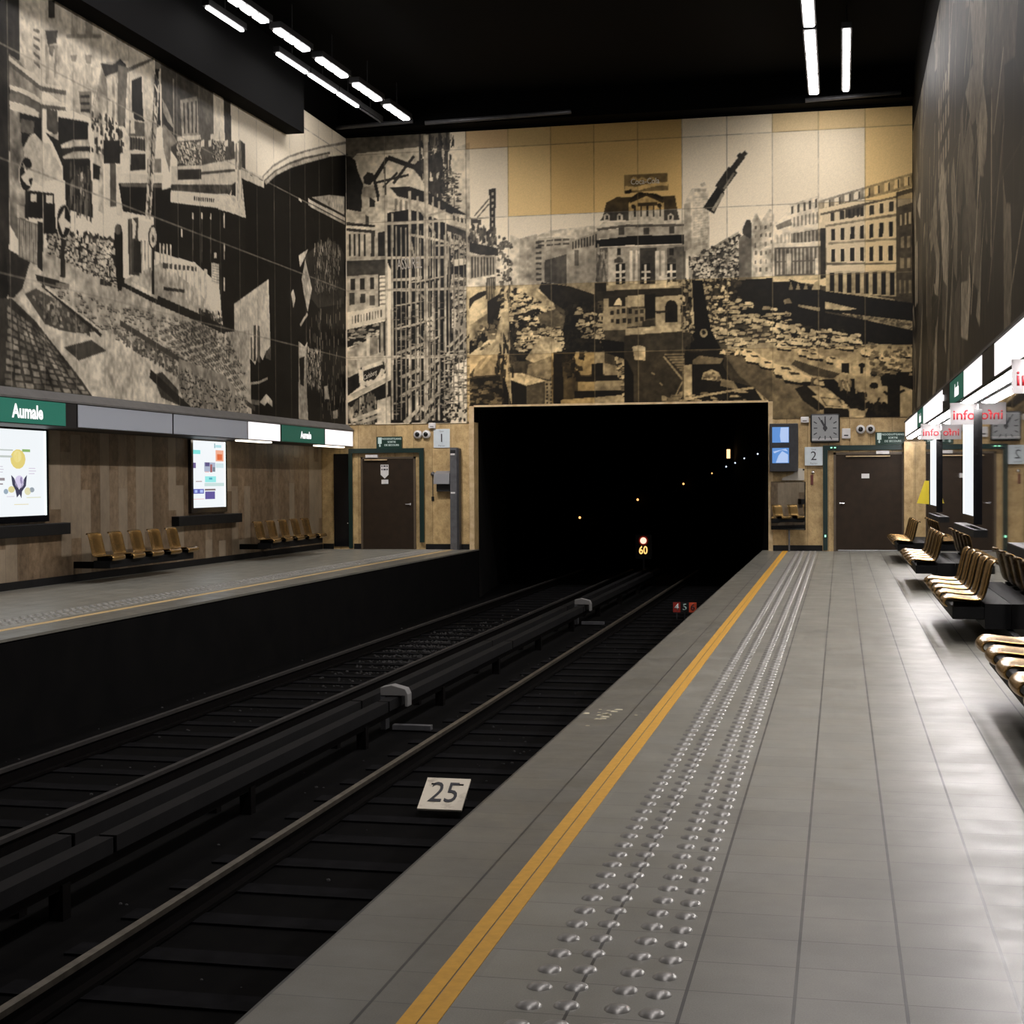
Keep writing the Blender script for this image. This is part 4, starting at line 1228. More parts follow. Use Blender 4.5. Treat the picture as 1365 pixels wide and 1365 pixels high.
# tunnel lamps
def tl(ratio, y, z, r, m, label, tall=0):
    x = ratio*y; o = MB(); 
    if tall: o.box(x-.05, x+.05, y-.03, y+.03, z-tall/2, z+tall/2)
    else: o.dome((x, y, z), r, r, 8, 3, (0,-1,0))
    tag(o.build('tunnel_lamp', m), label, 'lamp', None)
OR = em('orange_bulb', (1.,.45,.14), 2.2); BL = em('white_bulb', (.62,.75,1.), 1.8)
tl(-.0535, 38, 2.27, .022, BL, 'tiny bluish white tunnel light nearest the right tunnel mouth edge'); tl(-.0623, 42, 2.22, .022, BL, 'tiny bluish white tunnel light, second from the tunnel mouth edge')
tl(-.0683, 45, 2.13, .024, BL, 'tiny bluish white tunnel light, third from the tunnel mouth edge'); tl(-.0742, 48, 2.05, .026, BL, 'tiny bluish white tunnel light, deepest of the white row')
tl(-.0727, 47, 2.44, .05, em('orange_tube', (1.,.6,.25), 2.4), 'upright orange tunnel light, tallest of the lights inside', .28)
tl(-.0836, 52, 1.86, .026, OR, 'faint orange tunnel light just left of the white row'); tl(-.1026, 57, 1.49, .04, OR, 'orange tunnel light right of the number 60 signal')
tl(-.1334, 62, .83, .05, OR, 'orange tunnel light above the number 60 signal'); tl(-.173, 65, .01, .055, OR, 'orange tunnel light farthest left in the dark tunnel')
# ------------------------------------------------------------------ ceiling lamps
def lamp(xa, ya, xb, yb, w, cells, label, group, z=9.9, m=None):
    e = empty('ceiling_lamp', ((xa+xb)/2, (ya+yb)/2, z), label, 'ceiling lamp', group)
    d = Vector((xb-xa, yb-ya, 0)); L = d.length; d.normalize(); s = Vector((d.y, -d.x, 0))
    def bar(a, b, hw, z0, z1, mb):
        o = len(mb.v); A, B = Vector((xa, ya, 0))+d*a, Vector((xa, ya, 0))+d*b
        for zz in (z0, z1): mb.v += [tuple(p+Vector((0,0,zz))) for p in (A-s*hw, A+s*hw, B+s*hw, B-s*hw)]
        mb.f += [tuple(o+i for i in q) for q in ((3,2,1,0),(4,5,6,7),(0,1,5,4),(1,2,6,5),(2,3,7,6),(3,0,4,7))]
    h = MB(); bar(-.03, L+.03, w/2+.03, z+.045, z+.16, h); h.build('housing', M_BLACK, e)
    for k in range(cells):
        c = MB(); g = .055 if cells > 1 else .02; bar(L*k/cells+g, L*(k+1)/cells-g, w/2, z, z+.045, c); c.build('tube', m or M_LAMP, e, bevel=.02)
    rod = MB(); q = Vector((xa, ya, 0))+d*L/2; rod.tube((q.x, q.y, z+.16), (q.x, q.y, 10.6), .012, 6); rod.build('hanger', M_BLACK, e)
nm = ['nearest the end wall', 'second from the end wall', 'third from the end wall', 'fourth from the end wall', 'fifth from the end wall', 'cut by the top edge of the photo']
iy = [(33.15, 31.75), (31.35, 29.9), (29.4, 27.95), (27.45, 26.0), (25.6, 24.15)]
xi = lambda y: -9.72-(33-y)*.056
xo = lambda y: -10.42-(32-y)*.052
for k, (a, b) in enumerate(iy): lamp(xi(b), b, xi(a), a, .17, 3, 'three-cell lamp of the bright inner row at left, ' + nm[k], 'inner ceiling lamps on the left')
oy = [(31.75, 30.55), (30.45, 29.0), (28.9, 27.45), (25.95, 24.5)]
for k, (a, b) in enumerate(oy): lamp(xo(b), b, xo(a), a, .075, 1, 'thin tube lamp of the outer left row near the mural, ' + (nm[k] if k < 3 else 'alone past a gap'), 'outer ceiling lamps on the left')
lamp(xo(31.85), 31.85, xo(33.2), 33.2, .03, 1, 'dim unlit tube ending the outer left lamp row', 'outer ceiling lamps on the left', m=M_GREYM)
ry = [(33.0, 31.55), (31.45, 30.0), (29.9, 28.4), (28.1, 26.5)]
for k, (a, b) in enumerate(ry): lamp(-.55, b, -.55, a, .19, 1, 'wide tube lamp of the inner right row, ' + nm[k], 'inner ceiling lamps on the right')
for k, (a, b) in enumerate([(32.9, 31.4), (31.35, 29.95), (29.9, 28.45)]): lamp(.12, b, .12, a, .13, 1, 'narrow tube lamp of the row nearest the right mural, ' + nm[k], 'outer ceiling lamps on the right')
# lamps of the same rows over the camera and behind the top of the frame
def area(x0, y0, x1, y1, z, w, rad, col=(1., .94, .95)):
    l = bpy.data.lights.new('row_light', 'AREA'); l.shape = 'RECTANGLE'; L = math.hypot(x1-x0, y1-y0); l.size = w; l.size_y = L; l.energy = rad*w*L*math.pi; l.color = col
    o = bpy.data.objects.new('row_light', l); C.objects.link(o); o.location = ((x0+x1)/2, (y0+y1)/2, z); o.rotation_euler = (0, 0, -math.atan2(x1-x0, y1-y0)); return o
area(-.55, 0, -.55, 26.0, 9.9, .19, 25); area(.12, 0, .12, 26.0, 9.9, .13, 25)
area(xi(8), 8, xi(23.6), 23.6, 9.9, .17, 17)
def wash(p, d, w, L, along, rad, spread=150):  # extra lights added along the lamp rows to brighten murals and lower walls
    l = bpy.data.lights.new('added_wash', 'AREA'); l.shape = 'RECTANGLE'; l.size = L; l.size_y = w; l.energy = rad*w*L*math.pi; l.color = (1., .95, .95); l.spread = math.radians(spread)
    o = bpy.data.objects.new('added_wash', l); C.objects.link(o); z = -Vector(d).normalized(); x = Vector(along).normalized(); x = (x-z*x.dot(z)).normalized(); y = z.cross(x)
    o.matrix_world = Matrix(((x.x,y.x,z.x,p[0]),(x.y,y.y,z.y,p[1]),(x.z,y.z,z.z,p[2]),(0,0,0,1)))
wash((-10.35, 20.0, 9.85), (-.62,0,-.78), .16, 24, (0,1,0), 7.)
wash((-.62, 18, 9.85), (-.76,0,-.65), .15, 28, (0,1,0), 46, 110)
wash((.05, 18, 9.85), (.75,0,-.66), .10, 28, (0,1,0), 6)
wash((-.5, 32.9, 9.85), (0,.55,-.83), .20, 1.6, (1,0,0), 20)
wash((-.55, 27.2, 9.8), (-.12,.76,-.64), .3, 1.4, (1,0,0), 78, 78)
wash((-9.85, 27.2, 9.8), (.12,.76,-.64), .3, 1.4, (1,0,0), 105, 78)
wash((-9.6, 32.9, 9.85), (.25,.55,-.8), .20, 1.4, (1,0,0), 9)
# pipes at the end beam
for a, b, lb in ((-12.0, -9.75, 'pale pipe under the ceiling in the left corner by the lamp rows'), (-9.45, -6.0, 'grey pipe under the ceiling right of the bright left lamps'), (-.75, 1.3, 'pale pipe under the ceiling above the right lamps')):
    tag(MB().tube((a, 33.75, 9.98), (b, 33.75, 10.04), .05, 10).build('ceiling_pipe', M_GREYM, smooth=True), lb, 'pipe')
# ------------------------------------------------------------------ light-box bands
def band(side, a, b, kind, label, group):
    x0, x1, z0, z1 = (XW+.003, -11.48, 2.47, 2.838) if side < 0 else (1.40, XG-.003, 2.545, 2.868)
    f = x1 if side < 0 else x0; sg = 1 if side < 0 else -1
    e = empty('light_box' if kind != 'sign' else 'station_sign', (f, (a+b)/2, z0), label, 'light box' if kind != 'sign' else 'sign', group)
    MB().box(x0, x1, a, b, z0, z1).build('case', M_BLACK, e)
    fx = sorted((f, f+sg*.006))
    if kind != 'sign':
        MB().box(*fx, a+.02, b-.02, z0+.012, z1-.012).build('front_panel', {'lit': M_LIT, 'grey': mat('grey_acrylic', (.42,.45,.50), .35), 'dark': M_BLACK}[kind], e)
    return e, f, sg, z0, z1
G1, G2 = 'light boxes over the left platform', 'light boxes over the right platform'
def sign(side, a, b, ga, gb, ty, h, label, group, gs):
    e, f, sg, z0, z1 = band(side, a, b, 'sign', label, group); fx = sorted((f, f+sg*.006))
    gp = MB().box(*fx, ga, gb, z0+.015, z1-.01).build('green_panel', em('lit_green%g' % gs, (.03,.28,.19), gs), e)
    xd = (0, 1, 0) if side < 0 else (0, -1, 0)
    text('lettering', 'Aumale', h, (f+sg*.008, ty, (z0+z1)/2-.01), xd, (0,0,1), em('lit_letters', (1.,.95,.95), 1.3), gp, bold=.03)
sign(-1, 17.6, 21.02, 18.85, 20.68, 19.6, .19, 'black and green lit station name sign over the left poster case', None, .5)
band(-1, 21.04, 24.4, 'grey', 'unlit grey light box next to the black station sign, left wall', G1); band(-1, 24.42, 27.8, 'grey', 'unlit grey light box above the tall collage poster, left wall', G1)
band(-1, 27.82, 29.58, 'lit', 'white lit light box left of the small green station sign', G1)
sign(-1, 29.6, 32.33, 29.65, 32.3, 31.1, .15, 'small green station name sign between two white light boxes', None, .28)
band(-1, 32.35, 34.35, 'lit', 'white lit light box beside the left exit door corner', G1)
band(1, 28.8, 34.03, 'lit', 'white lit light box nearest the right exit door', G2); band(1, 21.72, 26.7, 'lit', 'long white lit light box above the farther info sign', G2)
band(1, 15.77, 18.05, 'lit', 'white lit light box just past the dark gap on the right', G2); band(1, 4.5, 14.52, 'lit', 'largest white lit light box cut by the right edge of the photo', G2)
band(1, 14.54, 15.75, 'dark', 'black unlit box between two white light boxes at right', G2); band(1, 20.32, 21.70, 'dark', 'black unlit box beside the green sign at right', G2)
sign(1, 18.07, 20.30, 18.1, 20.28, 19.1, .15, 'green station name sign seen edge-on among the right light boxes', None, .28)
sign(1, 26.72, 28.78, 26.75, 28.75, 27.7, .15, 'far green station name sign between two right light boxes', None, .28)
tag(MB().dome((1.385, 21.3, 2.72), .045, .05, 12, 3, (-1,0,0)).build('ceiling_spot', M_LIT, smooth=True), 'small round white light on the black box at right', 'lamp')
for k, (a, b, lb) in enumerate(((7.5, 18.5, 'fluorescent strip under the nearest right light boxes'), (18.7, 25.2, 'fluorescent strip between the two info signs'), (25.4, 33.9, 'fluorescent strip ending at the right exit door pier'))):
    e = empty('strip_light', (1.51, (a+b)/2, 2.53), lb, 'strip light', 'strip lights under the right band')
    MB().box(1.41, 1.55, a, b, 2.527, 2.545).build('housing', M_BLACK, e)
    n = max(1, int((b-a)/1.55))
    for q in range(n): MB().box(1.425, 1.535, a+(b-a)*q/n+.02, a+(b-a)*(q+1)/n-.02, 2.50, 2.527).build('tube', M_STRIP, e)
# lit strip behind the far left light boxes washes the stone under them
e = empty('strip_light', (-11.7, 33.2, 2.46), 'short strip light under the white light box in the far left corner', 'strip light')
MB().box(-11.78, -11.64, 27.9, 29.5, 2.44, 2.47).box(-11.78, -11.64, 32.4, 34.2, 2.44, 2.47).build('tube', em('strip_soft', (1.,.88,.7), 3.5), e)
# info signs
for y, lb in ((12.0, 'white info sign cut by the right edge of the photo'), (18.6, 'white info sign with red letters, the middle one'), (25.3, 'white info sign with red letters, farthest along the right wall')):
    e = empty('info_sign', (1.44, y, 2.5), lb, 'sign', 'info signs')
    pn = MB().box(1.28, 1.595, y-.006, y+.006, 2.255, 2.515).build('panel', M_ACRYL, e)
    text('lettering', 'info', .115, (1.44, y-.007, 2.365), (1,0,0), (0,0,1), M_RED, pn, bold=.01, stretch=1.05)
# ------------------------------------------------------------------ posters and ledges
KP = 1.0251
def pic(m, e, x, sg, rects):
    rects = [(a*KP, b*KP, 1.6+(c-1.6)*KP, 1.6+(d-1.6)*KP, q) for a, b, c, d, q in rects]
    for k, (y0, y1, z0, z1, col) in enumerate(rects):
        MB().box(*sorted((x, x+sg*(.003+.0007*(k % 5)))), y0, y1, z0, z1).build('printed_patch', em('print_%02d%02d%02d' % tuple(int(99*c) for c in col), col, .9), e)
def case(side, a, b, z0, z1, label):
    if side < 0: a, b, z0, z1 = a*KP, b*KP, 1.6+(z0-1.6)*KP, 1.6+(z1-1.6)*KP
    w0, f, sg = (XW, -12.25, 1) if side < 0 else (XG, 1.555, -1)
    e = empty('poster_case', (w0, (a+b)/2, z0), label, 'poster case')
    X = lambda u, v: sorted((u, v))
    fr = MB()
    g = .09 if side < 0 else .05
    for (p, q, r, s) in ((a-g, b+.09, z0-.10, z0), (a-g, b+.09, z1, z1+(.018 if side < 0 else .07)), (a-g, a, z0, z1), (b+.035, b+.09, z0, z1)): fr.box(*X(w0, f+sg*(.02 if side < 0 else .004)), p, q, r, s)
    fr.build('frame', M_BLACKGLOSS, e); po = MB().box(*X(w0, f), a, b, z0, z1).build('poster', M_POSTER, e)
    MB().box(*X(w0, f+sg*.01), b, b+.035, z0, z1).build('edge_tube', M_EDGELAMP, e)
    return po, f, sg
e, f, sg = case(-1, 19.0, 20.88, 1.13, 2.42, 'large bright poster case with a yellow and dark motif, left edge of the photo')
m = []
def el(cy, cz, ry, rz, col, n=14):
    cy *= KP; cz = 1.6+(cz-1.6)*KP; c = MB(); c.prism([(cy+ry*math.cos(2*math.pi*i/n), cz+rz*math.sin(2*math.pi*i/n)) for i in range(n)], f, f+sg*.004, 0)
    c.build('printed_patch', em('print_%02d%02d%02d' % tuple(int(99*q) for q in col), col, .9), e)
el(20.12, 1.98, .21, .15, (.85,.70,.22)); el(20.10, 2.02, .12, .09, (.9,.78,.35))
pic(0, e, f, sg, [(20.24,20.46,2.09,2.13,(.3,.5,.18)), (19.5,19.98,2.10,2.12,(.6,.65,.62)), (19.4,19.95,2.0,2.03,(.6,.65,.62)), (20.42,20.6,1.84,1.85,(.7,.6,.75)), (20.42,20.62,1.80,1.81,(.7,.6,.75)), (20.42,20.58,1.76,1.77,(.7,.6,.75)), (19.3,19.75,1.66,1.70,(.35,.3,.32)), (19.3,19.7,1.60,1.62,(.35,.3,.32)), (19.4,19.7,1.86,1.87,(.65,.6,.7)), (19.4,19.72,1.82,1.83,(.65,.6,.7)), (19.4,19.7,1.78,1.79,(.65,.6,.7)), (20.0,20.4,1.30,1.31,(.85,.75,.45)), (19.8,20.0,1.42,1.43,(.75,.7,.8)), (20.35,20.75,1.40,1.41,(.75,.75,.45))])
c = MB(); c.prism([(a*KP, 1.6+(b-1.6)*KP) for a, b in ((19.93,1.74),(20.0,1.70),(20.14,1.52),(20.30,1.70),(20.36,1.74),(20.33,1.58),(20.22,1.50),(20.20,1.40),(20.15,1.46),(20.08,1.41),(20.04,1.52),(19.96,1.60))], f, f+sg*.004, 0); c.build('printed_patch', em('print_ink', (.05,.05,.10), .9), e)
el(20.15, 1.64, .13, .10, (.75,.68,.9)); el(20.20, 1.66, .035, .06, (.12,.08,.25)); el(19.93, 1.53, .09, .05, (.8,.72,.35)); el(20.38, 1.50, .09, .06, (.82,.78,.5)); el(19.78, 1.50, .06, .04, (.35,.45,.55)); el(20.5, 1.52, .07, .04, (.35,.4,.45))
e, f, sg = case(-1, 26.24, 27.74, 1.14, 2.42, 'tall backlit poster case with a collage of coloured tiles on the left wall')
Yp = lambda u: 26.24+1.5*u
Zp = lambda v: 2.42-1.28*v
pic(0, e, f, sg, [(Yp(a), Yp(b), Zp(d), Zp(c_), col) for a, b, c_, d, col in (
 (.0,.24,.14,.20,(.25,.85,.8)), (.68,.70,.03,.1,(.1,.35,.4)), (.72,.9,.05,.09,(.5,.8,.85)), (.72,.97,.13,.30,(.95,.45,.3)), (.76,.92,.19,.28,(.8,.16,.05)), (.0,.1,.33,.41,(.16,.12,.3)), (.36,.70,.32,.46,(.45,.5,.65)), (.38,.52,.32,.38,(.12,.1,.25)), (.54,.6,.35,.47,(.4,.12,.12)), (.62,.69,.39,.46,(.2,.25,.3)), (.38,.5,.41,.47,(.95,.5,.45)), (.38,.72,.53,.62,(.35,.9,.88)), (.5,.6,.55,.58,(.1,.45,.6)), (.72,.97,.33,.40,(.7,.86,.9)), (.36,.98,.63,.68,(.65,.82,.8)), (.02,.34,.72,.79,(.12,.14,.5)), (.06,.14,.735,.775,(.5,.6,1.)), (.22,.31,.735,.775,(.5,.6,1.)), (.37,.70,.72,.745,(.2,.14,.14)), (.38,.68,.76,.875,(.13,.1,.35)), (.5,.6,.81,.83,(.45,.4,.7)), (.02,.35,.865,.875,(.9,.6,.62)), (.1,.28,.60,.615,(.5,.4,.4)))])
case(1, 18.62, 20.05, 1.16, 2.37, 'backlit poster case on the right glass wall between the info signs')
case(1, 25.7, 27.2, 1.16, 2.28, 'bluish backlit poster case far along the right glass wall')
def ledge(side, a, b, label, z0=.82, z1=1.0):
    if side < 0: a, b, z0, z1 = a*KP, b*KP, 1.6+(z0-1.6)*KP, 1.6+(z1-1.6)*KP
    x = (XW, -12.15) if side < 0 else (1.52, XG)
    e = empty('wall_ledge', (x[0], (a+b)/2, z0), label, 'ledge'); MB().box(*x, a, b, z0, z1-.012).build('body', M_BASE, e); MB().box(*x, a-.005, b+.005, z1-.012, z1).build('top_strip', M_DGREY, e)
ledge(-1, 18.3, 21.48, 'long black wall ledge under the large poster at the left edge'); ledge(-1, 25.43, 28.39, 'long black wall ledge under the tall collage poster')
ledge(1, 24.5, 27.4, 'black wall ledge farthest along the right glass wall', .92, 1.01); ledge(1, 18.2, 21.3, 'black wall ledge beneath the middle right poster case', .92, 1.01); ledge(1, 11.0, 14.6, 'black wall ledge cut by the right edge of the photo', .92, 1.01)
# ------------------------------------------------------------------ benches
prof = [(.045,.372),(.012,.392),(.0,.415),(.012,.440),(.06,.448),(.16,.436),(.27,.424),(.345,.424),(.385,.440),(.408,.475),(.425,.54),(.445,.63),(.465,.72),(.482,.785),(.498,.808),(.518,.806),(.53,.785)]
def seat_mesh():
    bm = bmesh.new(); nu = 9; rows = []
    for i, (s, z) in enumerate(prof):
        row = []; t = i/(len(prof)-1)
        hw = .225 if 3 < i < 13 else (.225-.035*((3-i)/3)**2 if i <= 3 else .225-.04*((i-12)/4)**2)
        for k in range(nu):
            u = -1+2*k/(nu-1); e = abs(u)**3
            ds, dz = (0, .022*e) if 4 <= i <= 7 else ((-.03*e, 0) if 9 <= i <= 13 else ((-.015*e, .012*e) if i == 8 else (.02*e if i < 4 else -.02*e, 0)))
            row.append(bm.verts.new((s+ds, u*hw, z+dz)))
        rows.append(row)
    for a, b in zip(rows[:-1], rows[1:]):
        for k in range(nu-1): bm.faces.new((a[k], a[k+1], b[k+1], b[k]))
    bmesh.ops.recalc_face_normals(bm, faces=bm.faces[:])
    me = bpy.data.meshes.new('seat'); bm.to_mesh(me); bm.free(); me.materials.append(M_SEAT)
    for p in me.polygons: p.use_smooth = True
    return me
SEAT = seat_mesh()
def bench(side, y0, pitch, n, label):
    fx = -11.33 if side < 0 else .955; sg = -1 if side < 0 else 1; wall = XW if side < 0 else XG
    yc = y0+pitch*(n-1)/2; e = empty('bench', (fx, yc, 0), label, 'bench', 'seat rows on the left platform' if side < 0 else 'seat rows on the right platform')
    for k in range(n):
        o = bpy.data.objects.new('seat', SEAT); C.objects.link(o); o.parent = e
        o.location = (0, y0+pitch*k-yc, 0); o.scale = (1, 1, 1); o.rotation_euler = (0, 0, math.pi if sg < 0 else 0)
        md = o.modifiers.new('thick', 'SOLIDIFY'); md.thickness = .022; md.offset = 0
        md = o.modifiers.new('soft', 'SUBSURF'); md.levels = 1; md.render_levels = 2
    a, b = y0-.16, y0+pitch*(n-1)+.16; q = lambda s0, s1: sorted((fx+sg*s0, fx+sg*s1))
    MB().box(*q(.10,.40), a, b, .25, .37).build('beam', M_BEAM, e, bevel=.01)
    for k in range(n):
        y = y0+pitch*k; MB().box(*q(.12,.38), y-.06, y+.06, .37, .415).build('seat_bracket', M_BEAM, e)
    if side > 0: MB().box(fx+.401, wall-.003, a, b, .16, .40).build('reflection_blocker', M_BEAM, e)  # panel added to block the pale floor's reflection and keep the gap dark
    else:
      for yy in (a+.45, (a+b)/2, b-.45): MB().box(*sorted((fx+sg*.38, wall-sg*.002)), yy-.04, yy+.04, .22, .33).build('wall_bracket', M_BEAM, e)
bench(-1, 22.12, .71, 5, 'row of five bronze seats under the left wall between the two posters'); bench(-1, 29.05, .70, 5, 'row of five bronze seats near the far left corner')
bench(1, 29.4, .73, 5, 'row of bronze seats farthest away, beside the right exit door'); bench(1, 22.33, .73, 5, 'row of five bronze seats, second from the right exit door')
bench(1, 15.15, .73, 5, 'row of five bronze seats in the middle of the right platform'); bench(1, 8.25, .73, 5, 'nearest row of bronze seats, cut by the right edge of the photo')
tag(MB().dome((-11.45, 25.05, .60), .045, .05, 10, 3, (1,0,0)).build('red_ball', mat('red_orange', (.45,.07,.03), .5), smooth=True), 'small red round object on the left row of seats', 'ball') if 0 else None
# ------------------------------------------------------------------ doors and exit portals
def door(n, x0, x1, z1, hinge_left, label, notice):
    e = empty('door_%d' % n, ((x0+x1)/2, D, 0), label, 'door'); e['kind'] = 'structure'
    leaf = MB().box(x0, x1, D-.035, D-.005, .01, z1).build('leaf', M_DOOR, e)
    MB().box(x0-.05, x0, D-.05, D, 0, z1+.05).box(x1, x1+.05, D-.05, D, 0, z1+.05).box(x0-.05, x1+.05, D-.05, D, z1, z1+.05).build('frame', M_DFRAME, e)
    hx = x1-.09 if hinge_left else x0+.09
    MB().tube((hx, D-.035, 1.08), (hx, D-.085, 1.08), .012, 8).tube((hx, D-.08, 1.08), (hx-.10 if hinge_left else hx+.10, D-.08, 1.08), .011, 8).dome((hx, D-.036, 1.08), .028, .008, 10, 2, (0,-1,0)).build('handle', M_CHROME, leaf)
    return e, leaf
e, leaf = door(1, -11.24, -9.97, 2.17, True, 'brown exit door at the left end', 0)
MB().box(-11.15, -10.85, D-.10, D-.035, 2.20, 2.27).build('closer', M_WHITE, e); MB().box(-11.18, -10.62, D-.09, D-.06, 2.135, 2.16).build('closer_arm', M_LIGHTSTONE, e)
MB().prism([(-10.79,2.03),(-10.59,2.03),(-10.59,1.79),(-10.69,1.70),(-10.79,1.79)], D-.04, D-.036, 1).build('notice', M_WHITE, leaf)
for zz in (1.995, 1.915): MB().box(-10.77, -10.74, D-.042, D-.04, zz-.018, zz+.018).box(-10.72, -10.66, D-.042, D-.04, zz-.018, zz+.018).box(-10.645, -10.61, D-.042, D-.04, zz-.018, zz+.018).build('print_bars', M_TEXTD, leaf)
MB().box(-10.77, -10.60, D-.04, D-.036, 1.57, 1.67).build('small_notice', M_WHITE, leaf)
e, leaf = door(2, -.10, 1.34, 2.17, False, 'brown exit door at the right end', 0)
MB().box(.78, 1.06, D-.10, D-.035, 2.18, 2.25).build('closer', M_WHITE, e); MB().box(.12, 1.08, D-.09, D-.06, 2.12, 2.145).build('closer_arm', M_LIGHTSTONE, e)
MB().box(.46, .63, D-.04, D-.036, 1.64, 1.74).build('small_notice', M_WHITE, leaf); MB().box(.49, .60, D-.038, D-.036, 1.70, 1.715).box(.49, .60, D-.038, D-.036, 1.665, 1.68).build('print_bars', M_TEXTD, leaf)
MB().box(-.06, 1.30, D-.07, D-.036, .01, .035).build('threshold_strip', M_CHROME, e)
e = empty('door_3', (-11.66, D, 0), 'narrow dark side door', 'door'); e['kind'] = 'structure'
MB().box(-11.98, -11.60, D-.03, D-.003, .06, 2.30).build('leaf', M_BLACKGLOSS, e); MB().dome((-11.63, D-.031, .62), .02, .02, 8, 2, (0,-1,0)).build('handle', M_CHROME, e)
def portal(name, x0, x1, x2, x3, zt, zb, label, legs):
    e = empty('exit_portal', ((x0+x3)/2, D, 0), label, 'door surround')
    m = MB()
    for (a, b, z) in legs: m = MB().box(a, b, D-.10, D-.055, z, zt); m.build('post', M_GREEN, e)
    MB().box(x1, x2, D-.10, D-.055, zb, zt).build('header', M_GREEN, e); return e
portal('p', -11.58, -11.49, -9.81, -9.70, 2.42, 2.31, 'dark green frame around the left exit door', ((-11.58, -11.49, .02), (-9.81, -9.70, .17)))
e = portal('p', -.385, -.28, 1.34, 1.35, 2.38, 2.27, 'dark green frame around the right exit door', ((-.385, -.28, .02),))
for x, z in ((-.20, 2.33), (-.12, 2.33)): MB().box(x-.02, x+.02, D-.105, D-.1, z-.012, z+.012).build('indicator_light', em('green_led', (.35,1.,.6), 2.), e)
MB().box(-.352, -.318, D-.105, D-.1, .32, .37).build('indicator_light', em('green_led', (.35,1.,.6), 2.), e)
def exit_sign(x0, x1, z0, z1, label):
    e = empty('exit_sign', ((x0+x1)/2, D-.06, z0), label, 'sign', 'exit signs'); e = MB().box(x0, x1, D-.10, D-.04, z0, z1).build('panel', M_GREENSIGN, e)
    w = x1-x0; px = x0+.085
    MB().box(px-.045, px+.045, D-.104, D-.1, z1-.17, z1-.02).prism([(px-.012,z1-.17),(px+.012,z1-.17),(px+.012,z1-.21),(px+.03,z1-.21),(px,z1-.25),(px-.03,z1-.21),(px-.012,z1-.21)], D-.104, D-.1, 1).build('pictogram', em('sign_white', (.8,.95,.88), .55), e)
    for k, s in enumerate(('NOODUITGANG', 'SORTIE', 'DE SECOURS')): text('lettering', s, .042, (x0+.155+(w-.18)/2, D-.102, z1-.055-.075*k), (1,0,0), (0,0,1), em('sign_letters', (.75,.88,.80), .65), e, bold=.012, stretch=1.05)
exit_sign(-10.87, -10.24, 2.42, 2.70, 'green emergency exit sign above the left door'); exit_sign(.76, 1.39, 2.385, 2.665, 'green emergency exit sign above the right door')
def num_sign(x0, x1, z0, z1, s, y, label):
    e = empty('platform_sign', ((x0+x1)/2, y, z0), label, 'sign', 'platform number signs'); e = MB().box(x0, x1, y-.02, y, z0, z1).build('plate', M_SIGNW, e, bevel=.008)
    cx = (x0+x1)/2; text('number', s, .20, (cx, y-.021, (z0+z1)/2), (1,0,0), (0,0,1), M_TEXTD, e)
    text('lettering', 'Quai', .04, (cx, y-.021, z1-.055), (1,0,0), (0,0,1), mat('grey_lettering', (.2,.2,.22), .5), e); text('lettering', 'Perron', .04, (cx, y-.021, z0+.05), (1,0,0), (0,0,1), MATS['grey_lettering'], e)
num_sign(-9.475, -9.075, 2.42, 2.87, '1', D, 'white platform sign numbered 1 left of the tunnel'); num_sign(-.79, -.39, 1.93, 2.35, '2', D-.06, 'white platform sign numbered 2 right of the tunnel')
def cam(x, z, label):
    e = empty('security_camera', (x, D, z), label, 'camera', 'security cameras'); e = MB().tube((x, D, z), (x, D-.06, z), .10, 18).dome((x, D-.06, z), .10, .05, 18, 4, (0,-1,0)).build('housing', M_WHITE, e, True)
    MB().dome((x, D-.095, z), .058, .04, 14, 3, (0,-1,0)).build('lens', M_BLACKGLOSS, e, True)
cam(-9.855, 2.745, 'white round camera, left one of the pair above the left door'); cam(-9.645, 2.745, 'white round camera next to platform sign 1'); cam(.44, 2.735, 'white round camera, left one of the pair above the right door'); cam(.655, 2.735, 'white round camera next to the right exit sign')
def wbox(nm, x, z, w, h, d, label, cat, m=M_WHITE): 
    e = empty(nm, (x, D, z), label, cat); MB().box(x-w/2, x+w/2, D-d, D, z-h/2, z+h/2).build('housing', m, e, bevel=.015); MB().box(x-w/4, x+w/4, D-d-.004, D-d, z-h/4, z-h/8).build('slot', M_DGREY, e)
wbox('motion_sensor', -9.50, 2.95, .17, .13, .08, 'small white sensor above platform sign 1', 'sensor'); wbox('motion_sensor', -.785, 2.965, .18, .13, .08, 'small white sensor left of the clock', 'sensor'); wbox('junction_box', .125, 2.645, .19, .23, .06, 'white wall box right of the clock', 'box')
# grey cabinet and post at left
e = empty('equipment_post', (-8.95, D, 0), 'tall dark grey equipment post beside the left tunnel jamb', 'post')
MB().box(-9.02, -8.86, D-.22, D-.022, 0.002, 2.42).build('column', M_GREYM, e); MB().box(-8.86, -8.80, D-.22, D-.022, .002, 2.40).build('side_cover', M_DGREY, e)
MB().box(-9.005, -8.90, D-.226, D-.22, 2.24, 2.28).box(-9.005, -8.90, D-.226, D-.22, 1.33, 1.37).build('label_plate', M_WHITE, e); MB().box(-9.01, -8.88, D-.225, D-.22, 2.28, 2.36).build('slot', M_BLACK, e)
e = empty('control_console', (-9.2, D, 1.4), 'grey wall console beside the tall equipment post', 'console'); MB().prism([(D,1.87),(D-.24,1.80),(D-.28,1.56),(D,1.56)], -9.41, -9.03, 0).build('body', mat('console_grey', (.22,.22,.225), .45), e); MB().box(-9.37, -9.05, D-.16, D, 1.38, 1.56).build('lower_box', M_BLACK, e)
